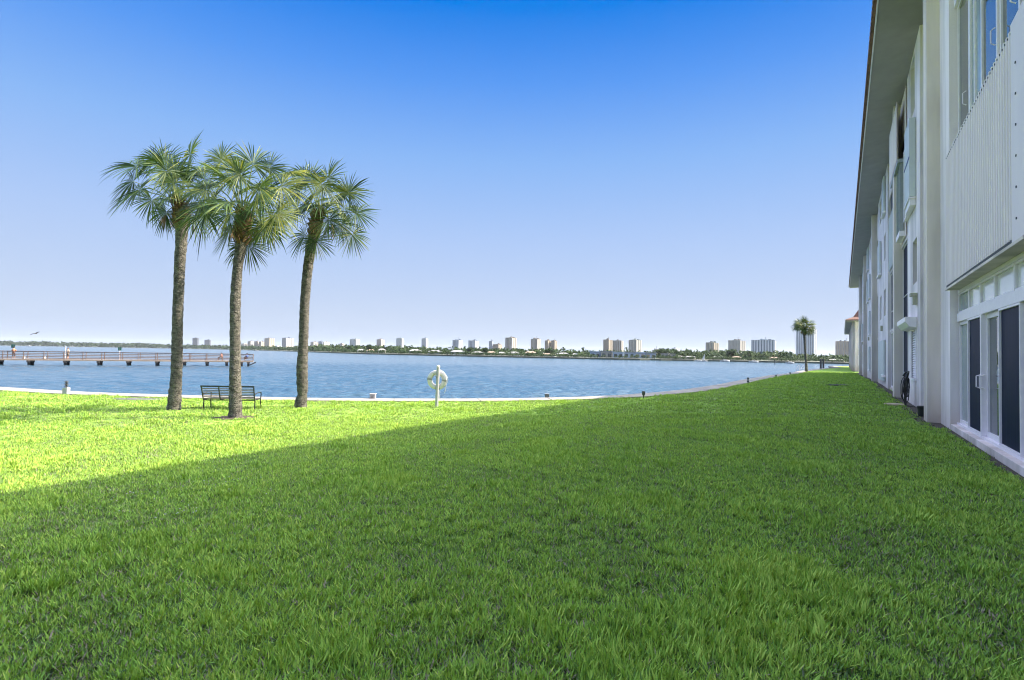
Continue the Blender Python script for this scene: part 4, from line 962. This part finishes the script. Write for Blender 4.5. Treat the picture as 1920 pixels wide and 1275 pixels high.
# a continuous belt of woods along the shore
def belt(name, x0, x1, step, hpx, dz, lbl, seed, dens=26):
    rnd = random.Random(seed); mb = MB(); px = x0
    while px < x1:
        Y = shoreZ(px) + dz * rnd.uniform(.4, 1.6); h = hpx(px) * Y / 1000 * rnd.uniform(.7, 1.15); r = h * rnd.uniform(.5, .9); c = gp(px, Y, 0)
        foliage(mb, (c.x, c.y, h * .5 - .2), r * 1.3, h * .5, dens, rnd, h * .16, rnd.uniform(.3, .65)); px += step * rnd.uniform(.5, 1.5)
    o = mb.build(name, M_tree, tone=True); tag(o, lbl, 'woods', kind='stuff'); return o
belt('far_woods', -200, 640, 1.5, lambda p: 8.0 if p < 300 else (7.5 if p < 560 else 10), 60, 'low dark belt of mangrove woods along the horizon on the left', 4)
belt('shore_woods', 600, 1290, 2.0, lambda p: 13, 75, 'mixed dark trees lining the opposite shore behind the villas', 5)
belt('shore_woods', 1250, 1640, 2.0, lambda p: 17 if p < 1480 else 13, 50, 'dense green trees lining the opposite shore on the right', 6)

rnd_ = random.Random(77); hd2 = MB()
for k in range(1000):
    px = rnd_.uniform(640, 1600)
    if 1100 < px < 1235 and rnd_.random() < .6: continue
    Y = shoreZ(px) + rnd_.uniform(2, 12); h = rnd_.uniform(2.5, 7) * Y / 1000; c = gp(px, Y, -.1); foliage(hd2, (c.x, c.y, h * .5), h * .8, h * .5, 16, rnd_, h * .18, rnd_.uniform(.2, .6))
tag(hd2.build('garden_hedges', M_tree, tone=True), 'low dark shrubs and hedges in the gardens in front of the opposite villas', 'shrubs', kind='stuff')
# towers
TC = {}
def tower_mats(c):
    if c in TC: return TC[c]
    cols = {'dark': ((.09, .10, .12), (.04, .05, .06)), 'cream': ((.37, .36, .325), (.22, .21, .19)), 'tan': ((.32, .28, .22), (.20, .17, .14)), 'brown': ((.36, .29, .25), (.13, .10, .10)),
            'slate': ((.30, .34, .40), (.10, .13, .18)), 'white': ((.50, .53, .56), (.22, .26, .31)), 'pink': ((.48, .36, .33), (.20, .14, .15)), 'green': ((.34, .38, .34), (.12, .15, .15)), 'glass': ((.20, .28, .33), (.07, .12, .16)), 'blue': ((.22, .27, .36), (.07, .10, .18))}[c]
    TC[c] = (mat('tower_' + c, cols[0], .7, .08, .05), mat('tower_glazing_' + c, tuple(x * .55 for x in cols[1]), .25, .2, .2)); return TC[c]
def tower(x0, x1, ytop, c, label, Y=1500, turn=28, split=.68, c2=None, pent=.35, floors=20, ribs=5, base_y=None):
    """rotated slab: the long shaded side takes `split` of the width, the sunlit end the rest"""
    W = (x1 - x0) / 1000 * Y; a = R(turn); L1 = W * split / math.cos(a); L2 = W * (1 - split) / math.sin(a)
    g0 = gp((x0 + x1) / 2, Y, 0); top = at((x0 + x1) / 2, ytop, Y).z; ms, mg = tower_mats(c); ml = tower_mats(c2)[0] if c2 else ms
    view = math.atan2(g0.x, g0.y)
    root = thing('apartment_tower', g0, label, 'tower', rz=-a * 1.0 - view * .9)
    hx, hy = L1 / 2, L2 / 2
    fh = top / floors; rnd = random.Random(int(x0))
    sl = MB(); gl = MB(); rbm = MB()
    for k in range(floors):
        z = k * fh; gl.box(-hx + .06 * L1, -hy - .25, z + fh * .38, hx - .06 * L1, -hy - .05, z + fh * .95)
        sl.box(-hx + .04 * L1, -hy - 1.5, z + .02 * fh, hx - .04 * L1, -hy - .02, z + fh * .30)
        gl.box(hx + .05, -hy + .3 * L2, z + fh * .35, hx + .25, -hy + .45 * L2, z + fh * .9); gl.box(hx + .05, hy - .35 * L2, z + fh * .35, hx + .25, hy - .2 * L2, z + fh * .9)
    for k in range(ribs + 1): q = -hx + L1 * k / ribs; rbm.box(q - .035 * L1, -hy - 1.8, 0, q + .035 * L1, -hy - .3, top * (1.0 if k % 2 else 1.01))
    ew = MB()
    if c2: ew.box(hx + .01, -hy - .3, .0, hx + .04, hy, top - .5)  # end sheet in the second colour, mostly paler to paint in the sunlit side
    MB().box(-hx, -hy, 0, hx, hy, top).build('body', ms, root, extra=((gl, mg), (sl, ms), (rbm, ml)) + (((ew, ml),) if c2 else ()))
    rc_ = MB()
    for k in range(3): a_ = rnd.uniform(-.8, .6) * hx; b_ = rnd.uniform(1.5, 4.0); rc_.box(a_, -hy * .3, top, a_ + L1 * rnd.uniform(.06, .16), hy * .3, top + b_)
    rc_.box(hx * .1, 0, top, hx * .1 + .5, .5, top + rnd.uniform(5, 9)); rc_.build('roof_plant', mg, root)
    if pent:
        MB().box(-hx * pent, -hy * .6, top, hx * pent, hy * .6, top + fh * 1.1).build('penthouse', ms, root)
    MB().box(-hx - .4, -hy - 2, top, hx + .4, -hy * .99, top + .8).build('parapet', ml, root)
    return root
TW = [(361.5, 371, 634, 'dark', 'dark grey tower standing apart on the left horizon, the taller of the pair', 3200, 15, .8, None, .4),
 (384, 394, 637.5, 'dark', 'dark grey tower standing apart on the left horizon, the shorter of the pair', 3200, 15, .8, None, .0),
 (453, 464, 644.5, 'cream', 'low cream tower at the left end of the cluster beside the middle palm trunk', 2600, 30, .4, 'cream', .4),
 (465, 475, 640, 'brown', 'brown and cream tower second from the left in the cluster beside the middle palm', 2600, 32, .5, 'cream', .3),
 (477, 486, 640.5, 'brown', 'narrow brown tower third from the left in the cluster beside the middle palm', 2600, 25, .7, 'brown', .3),
 (486, 496.5, 641, 'tan', 'tan tower just left of the tallest block in the left cluster', 2600, 30, .35, 'tan', .3),
 (497, 513.5, 634.5, 'cream', 'tallest pale tower of the left cluster with a tan middle', 2500, 28, .5, 'tan', .0),
 (514, 527, 648.5, 'white', 'low whitish block right of the tallest tower in the left cluster', 2600, 28, .5, None, .3),
 (530, 548.6, 634, 'blue', 'broad tower, navy left side, cream right side, just left of the right palm trunk', 2300, 38, .38, 'cream', .3),
 (583, 596.5, 641.5, 'tan', 'cream tower just right of the right palm trunk', 2300, 30, .4, 'cream', .2),
 (597, 606, 640.5, 'slate', 'slate tower in the middle of the trio right of the right palm trunk', 2300, 25, .8, None, .2),
 (606, 617, 641.5, 'cream', 'cream tower at the right of the trio beyond the right palm trunk', 2300, 30, .2, 'cream', .2),
 (635, 646.5, 645, 'brown', 'short brownish tower between the trio and the grey green tower', 2000, 30, .6, 'cream', .5),
 (656.7, 674, 636.5, 'green', 'grey green tower with a lower pale right shoulder', 1900, 32, .62, 'white', .5),
 (706.7, 720, 636.8, 'pink', 'pinkish brown tower with a pale right edge', 1800, 30, .6, 'cream', .3),
 (743.4, 756.7, 634.8, 'green', 'grey green tower with a pale right edge, left of the life ring', 1700, 26, .75, 'white', .5),
 (790.6, 802, 635, 'slate', 'slim slate tower rising above the white villas left of the life ring', 1700, 26, .7, 'white', .5),
 (849, 867, 638, 'blue', 'blue grey tower with a pale right third, first to the right of the life ring', 1500, 30, .62, 'white', .5),
 (878.6, 897.3, 639, 'blue', 'blue grey tower with a bright white right end, second right of the life ring', 1500, 30, .64, 'white', .0),
 (917, 924.5, 640, 'slate', 'slim slate tower at the left of a stepped group', 1500, 26, .8, None, .4),
 (925, 941.3, 646, 'tan', 'lower tan block at the right of the stepped group', 1500, 28, .6, 'tan', .3),
 (948, 968.4, 633.8, 'tan', 'tall cream tower with brown balconies, the left of two alike', 1300, 33, .58, 'cream', .4),
 (996, 1014, 636, 'tan', 'tall cream tower with brown balconies, the right of two alike', 1300, 33, .64, 'cream', .4),
 (1022, 1033, 639, 'tan', 'tan twin slab, left half of a joined pair', 1400, 30, .5, 'tan', .4),
 (1033.5, 1044.5, 639, 'tan', 'tan twin slab, right half of a joined pair', 1400, 30, .6, 'tan', .4),
 (1132, 1148, 637.5, 'tan', 'brown sided tower at the left of the wide tan complex', 1200, 32, .6, 'tan', .0),
 (1148.5, 1169, 639, 'tan', 'broad golden tan tower at the right of the wide tan complex', 1250, 24, .8, 'cream', .0),
 (1180, 1202.6, 638, 'green', 'tower with grey green left half and cream right half beyond the terrace', 1200, 33, .58, 'cream', .5),
 (1224, 1237, 657, 'cream', 'low pale block behind the round treetop right of the terrace', 900, 30, .6, None, .3),
 (1260, 1274, 653.5, 'white', 'small low pale tower far behind the trees right of the terrace', 1500, 30, .5, 'white', .3),
 (1325, 1347, 643, 'green', 'weathered tower with stepped top left of the plain cream tower', 1100, 32, .6, 'tan', .5),
 (1368, 1396.7, 639, 'cream', 'plain cream tower with small dark windows on its right end', 1000, 32, .66, 'cream', .3),
 (1412, 1452.5, 638, 'glass', 'wide blue green glass tower with thin white ribs', 950, 20, .92, 'white', .3),
 (1496, 1529, 618, 'white', 'tallest pale ribbed tower directly behind the lone far palm', 900, 24, .85, 'white', .3),
 (1570, 1600, 641, 'white', 'pale ribbed tower with a beige left end beside the red roofed block', 900, -20, .8, 'tan', .0)]
for x0, x1, yt, c, lb_, Y, tn, sp, c2, pt in TW:
    tower(x0, x1, yt, c, lb_, Y, tn, sp, c2, pt, floors=max(7, int((675 - yt) * .62)), ribs=5 if x1 - x0 < 25 else 8) if tn > 0 else tower(x0, x1, yt, c, lb_, Y, 16, sp, c2, pt, 20, 9)

# waterfront villas
M_vwhite = mat('villa_white', (.38, .37, .36), .7, .06, .5); M_vcream = mat('villa_cream', (.42, .38, .31), .7, .06, .5); M_vblue = mat('villa_bluegrey', (.40, .46, .54), .7, .06, .5)
M_rgrey = mat('villa_roof_grey', (.22, .22, .23), .8, .2, .6); M_rtan = mat('villa_roof_tan', (.25, .19, .14), .8, .2, .6); M_rwhite = mat('villa_roof_white', (.25, .25, .245), .8, .2, .6)
def villa(x0, x1, hpx, wallm, roofm, label, flat=False, dz=14, group=None):
    hpx *= .85; px = (x0 + x1) / 2; Y = shoreZ(px) + dz; W = (x1 - x0) / 1000 * Y; h = hpx / 1000 * Y; D = min(W * .8, 12); g0 = gp(px, Y, -.1)
    root = thing('waterfront_house', g0, label, 'house', group, rz=-math.atan2(g0.x, g0.y) + R((int(x0) * 7) % 20 - 10))
    hw_ = W / 2; wh = h * (1 if flat else .62)
    MB().box(-hw_, 0, 0, hw_, D, wh).build('wall', wallm, root)
    if flat: MB().box(-hw_ - .4, -.6, wh, hw_ + .4, D + .4, wh + .4).build('roof', roofm, root)
    else: MB().add([(-hw_ - .6, -.8, wh), (hw_ + .6, -.8, wh), (hw_ + .6, D + .6, wh), (-hw_ - .6, D + .6, wh), (-hw_ * .45, D * .45, h), (hw_ * .45, D * .45, h)], [(0, 1, 5, 4), (1, 2, 5), (2, 3, 4, 5), (3, 0, 4), (3, 2, 1, 0)]).build('roof', roofm, root)
    fl = 2 if wh > 4.2 else 1; nw = max(2, int(W / 3.2))
    for f_ in range(fl):
        for k in range(nw):
            a = -hw_ + W * (k + .22) / nw; z = wh / fl * f_ + .6
            MB().box(a, -.12, z, a + W / nw * .55, -.03, z + wh / fl * .55).build('window', M_glass, root)
    for k in range(max(2, nw // 2)): a = -hw_ + W * k / max(1, nw // 2 - .001); MB().box(min(a, hw_ - .3), -1.0, 0, min(a, hw_ - .3) + .3, -.7, wh - .01).build('porch_post', wallm, root) if not flat else None
V = [(671, 684, 8, M_vcream, M_rwhite, 'pale roofed villa under the grey green tower on the opposite shore'), (688, 703, 8, M_vcream, M_rtan, 'low tan roofed villa left of the pinkish tower'),
 (709, 722, 10, M_vwhite, M_rwhite, 'white roofed villa at the foot of the pinkish tower'), (768, 790, 10, M_vwhite, M_rwhite, 'bright white villa below the slim slate tower'),
 (803, 826, 9, M_vblue, M_rgrey, 'bluish villa behind the life ring'), (845, 873, 10, M_vblue, M_rgrey, 'grey roofed villa at the foot of the first tower right of the life ring'),
 (884, 907, 8, M_vcream, M_rwhite, 'pale low villa below the tower with the bright white end'), (913, 930, 9, M_vcream, M_rtan, 'tan roofed villa below the stepped tower group'),
 (932, 946, 8, M_vwhite, M_rwhite, 'small white villa left of the left brown balconied tower'), (953, 974, 9, M_vblue, M_rwhite, 'pale blue villa below the left brown balconied tower'),
 (985, 1006, 11, M_vcream, M_rtan, 'two storey cream villa below the right brown balconied tower'), (1012, 1040, 7, M_vblue, M_rtan, 'long low villa under the twin tan slabs'),
 (1045, 1067, 9, M_vwhite, M_rgrey, 'white villa right of the twin tan slabs'), (1073, 1084, 8, M_vwhite, M_rwhite, 'small white villa among trees left of the long terrace')]
for v in V: villa(*v)
for i, (a, b, hh, mm) in enumerate(((1106, 1126, 12, M_vblue), (1127, 1148, 13, M_vcream), (1149, 1169, 12, M_vblue), (1170, 1190, 12.5, M_vblue), (1191, 1210, 12, M_vblue), (1211, 1230, 11.5, M_vblue))):
    villa(a, b, hh, mm, M_rgrey if i % 2 else M_vblue, ('leftmost unit of the long two storey terrace', 'cream unit second from the left in the long terrace', 'third unit from the left in the long terrace', 'fourth unit from the left in the long terrace', 'fifth unit from the left in the long terrace', 'rightmost unit of the long two storey terrace')[i], True, 10, 'units of the long terrace')
for v in [(1240, 1253, 10.5, M_vwhite, M_rwhite, 'white cube house just right of the long terrace, the left of two', True), (1254, 1266, 10, M_vwhite, M_rwhite, 'white cube house just right of the long terrace, the right of two', True),
          (1268, 1284, 7, M_vwhite, M_rwhite, 'low white house right of the two white cubes'), (1286, 1302, 7, M_vwhite, M_rgrey, 'low grey roofed house left of the white sailboat'),
          (1334, 1358, 7, M_vcream, M_rgrey, 'grey roofed house right of the white sailboat'), (1372, 1388, 8, M_vcream, M_rtan, 'tan house at the foot of the plain cream tower'),
          (1444, 1460, 8, M_vcream, M_rtan, 'thatch coloured house at the foot of the glass tower'), (1552, 1580, 6, M_vwhite, M_rwhite, 'long white roofed boathouse near the red roofed block')]: villa(*v)

# single trees on the far shore that stand out
def tree_round(px, hpx, wpx, label, dz=30, tone=.4):
    Y = shoreZ(px) + dz; g0 = gp(px, Y, 0); h = hpx * Y / 1000; r = wpx * Y / 2000; rnd = random.Random(int(px * 7)); root = thing('tree', g0, label, 'tree', 'trees on the far shore')
    t_ = MB().tube([(0, 0, -.3), (.1, 0, h * .35), (0, 0, h * .75)], [.35, .28, .1], 7)
    for k in range(4): t_.tube([(0, 0, h * .35), (r * .5 * math.cos(k * 1.6), r * .5 * math.sin(k * 1.6), h * .65)], [.2, .06], 5)
    t_.build('trunk', M_bark, root); mb = MB()
    for k in range(7):
        a = k * .9; foliage(mb, (r * .5 * math.cos(a), r * .5 * math.sin(a), h * (.5 + .05 * k)), r * .5, h * .2, 60, rnd, .5, tone)
    foliage(mb, (0, 0, h * .68), r * .7, h * .3, 120, rnd, .5, tone); mb.build('crown', M_tree, root, tone=True)
def tree_palm(px, hpx, label, dz=20):
    Y = shoreZ(px) + dz; g0 = gp(px, Y, 0); h = hpx * Y / 1000; rnd = random.Random(int(px * 3)); root = thing('palm_tree', g0, label, 'palm tree', 'small palms on the far shore')
    MB().tube([(0, 0, -.3), (.2, 0, h * .5), (.1, 0, h * .9)], [.25, .18, .15], 7).build('trunk', M_bark, root); mb = MB()
    for k in range(16):
        a = k * 2.4; el = rnd.uniform(-.5, 1.1); v = Vector((math.cos(a) * math.cos(el), math.sin(a) * math.cos(el), math.sin(el))); s_ = Vector((-v.y, v.x, 0)).normalized() * .45; c = Vector((.1, 0, h * .9)); L = 2.4 * rnd.uniform(.8, 1.1)
        P = [c]; m1 = c + v * L * .5 + Vector((0, 0, .1)); m2 = c + v * L + Vector((0, 0, -.9))
        mb.add([c - s_ * .3, c + s_ * .3, m1 + s_, m1 - s_, m2 + s_ * .3, m2 - s_ * .3], [(0, 1, 2, 3), (3, 2, 4, 5)], rnd.uniform(.2, .7))
    mb.build('crown', M_tree, root, tone=True)
for a in [(692, 16, 12, 'rounded dark tree left of the pinkish tower'), (1240, 19, 30, 'broad rounded dark tree just right of the long terrace'), (1371, 20, 20, 'broad dark tree at the left foot of the plain cream tower'), (1280, 15, 24, 'wide dark tree above the low white houses'),
          (880, 14, 12, 'dark tree at the left foot of the tower with the bright white end'), (910, 14, 12, 'dark tree between the white ended tower and the stepped group'), (1030, 15, 22, 'dark spreading tree below the twin tan slabs'), (655, 13, 10, 'dark tree left of the grey green tower')]: tree_round(*a)
for a in [(1174, 19, 'lone small palm rising above the terrace roofs'), (1056, 17, 'small palm right of the twin tan slabs'), (1093, 17, 'small palm left of the long terrace'), (1404, 16, 'small palm between the plain cream tower and the glass tower'),
          (1462, 15, 'small palm just right of the glass tower'), (899, 15, 'small palm just right of the tower with the bright white end'), (1016, 14, 'small palm between the brown balconied tower and the twin slabs'), (732, 14, 'small palm between the pinkish and the grey green towers'), (1474, 14, 'small palm second to the right of the glass tower')]: tree_palm(*a)

# boats and markers
def boat(px, Y, L, label, sail=False):
    g0 = gp(px, Y, WATER); root = thing('sailboat' if sail else 'motorboat', g0, label, 'boat', rz=R(10)); hm = MB(); st = []
    for (x, w_, z0, z1) in ((-.5, .17, .0, .28), (-.2, .2, -.05, .27), (.2, .17, -.05, .31), (.42, .07, .02, .37), (.5, .005, .12, .40)):
        st += [(x * L, -w_ * L, z1 * L * .45), (x * L, -w_ * .6 * L, z0 * L * .3), (x * L, w_ * .6 * L, z0 * L * .3), (x * L, w_ * L, z1 * L * .45)]
    hm.add(st, [(4 * i + j, 4 * i + j + 1, 4 * i + j + 5, 4 * i + j + 4) for i in range(4) for j in range(3)] + [(4 * i, 4 * i + 4, 4 * i + 7, 4 * i + 3) for i in range(4)] + [(0, 3, 2, 1)])
    hm.build('hull', M_rope, root); MB().box(-.2 * L, -.1 * L, .1 * L, .12 * L, .1 * L, .24 * L).build('cabin', M_vwhite, root, bevel=.05); MB().box(-.15 * L, -.103 * L, .16 * L, .08 * L, -.1001 * L, .21 * L).build('cabin_window', M_glass, root)
    if sail:
        MB().tube([(0, 0, .1 * L), (0, 0, 1.2 * L)], .05, 6).build('mast', M_alu, root)
        MB().add([(-.02 * L, 0, .28 * L), (-.42 * L, .02, .28 * L), (-.02 * L, 0, 1.15 * L), (-.02 * L, .05, .28 * L), (-.42 * L, .07, .28 * L), (-.02 * L, .05, 1.15 * L)], [(0, 1, 2), (5, 4, 3), (0, 3, 4, 1), (1, 4, 5, 2), (2, 5, 3, 0)]).build('sail', M_rope, root)
boat(480, 900, 7.5, 'small white motorboat right of the middle palm trunk near the pier end'); boat(528, 1000, 5, 'tiny white motorboat left of the right palm trunk')
boat(1321, 335, 4, 'small white sailboat moored off the opposite shore', True); boat(1414, 325, 6, 'motorboat moored below the glass tower'); boat(1482, 300, 5, 'motorboat floating left of the lone far palm')
boat(1310, 345, 5, 'long low white motorboat left of the sailboat'); boat(53, 1500, 14, 'tiny white boat far off on the left horizon')
boat(1360, 345, 6.5, 'dark hulled motorboat right of the sailboat')
for px, Y, h_, lb_ in ((1453, 250, 2.4, 'thin dark channel marker post in the water under the glass tower'), (1539, 165, 2.9, 'left of two thick dark pilings right of the lone palm'), (1544, 165, 2.9, 'right of two thick dark pilings right of the lone palm')):
    g0 = gp(px, Y, WATER); o = MB().tube([(0, 0, -1), (0, 0, h_), (0, 0, h_ + .05)], [.16 if Y > 200 else .28] * 2 + [.05], 10).build('mooring_piling', M_pile); o.location = g0; tag(o, lb_, 'piling')

# ------------------------------------------------------------------ air
hz = MB().box(-7300, -400, WATER - 1.2, 7300, 7300, 95)
m = bpy.data.materials.new('haze_air'); m.use_nodes = True; t = m.node_tree; t.nodes.clear()
o_ = t.nodes.new('ShaderNodeOutputMaterial'); v_ = t.nodes.new('ShaderNodeVolumePrincipled'); v_.inputs['Color'].default_value = (.82, .90, 1, 1); v_.inputs['Density'].default_value = .00005
v_.inputs['Anisotropy'].default_value = .2
t.links.new(v_.outputs[0], o_.inputs['Volume']); hb_ = hz.build('haze', m); tag(hb_, kind='stuff'); cy.volume_bounces = 0
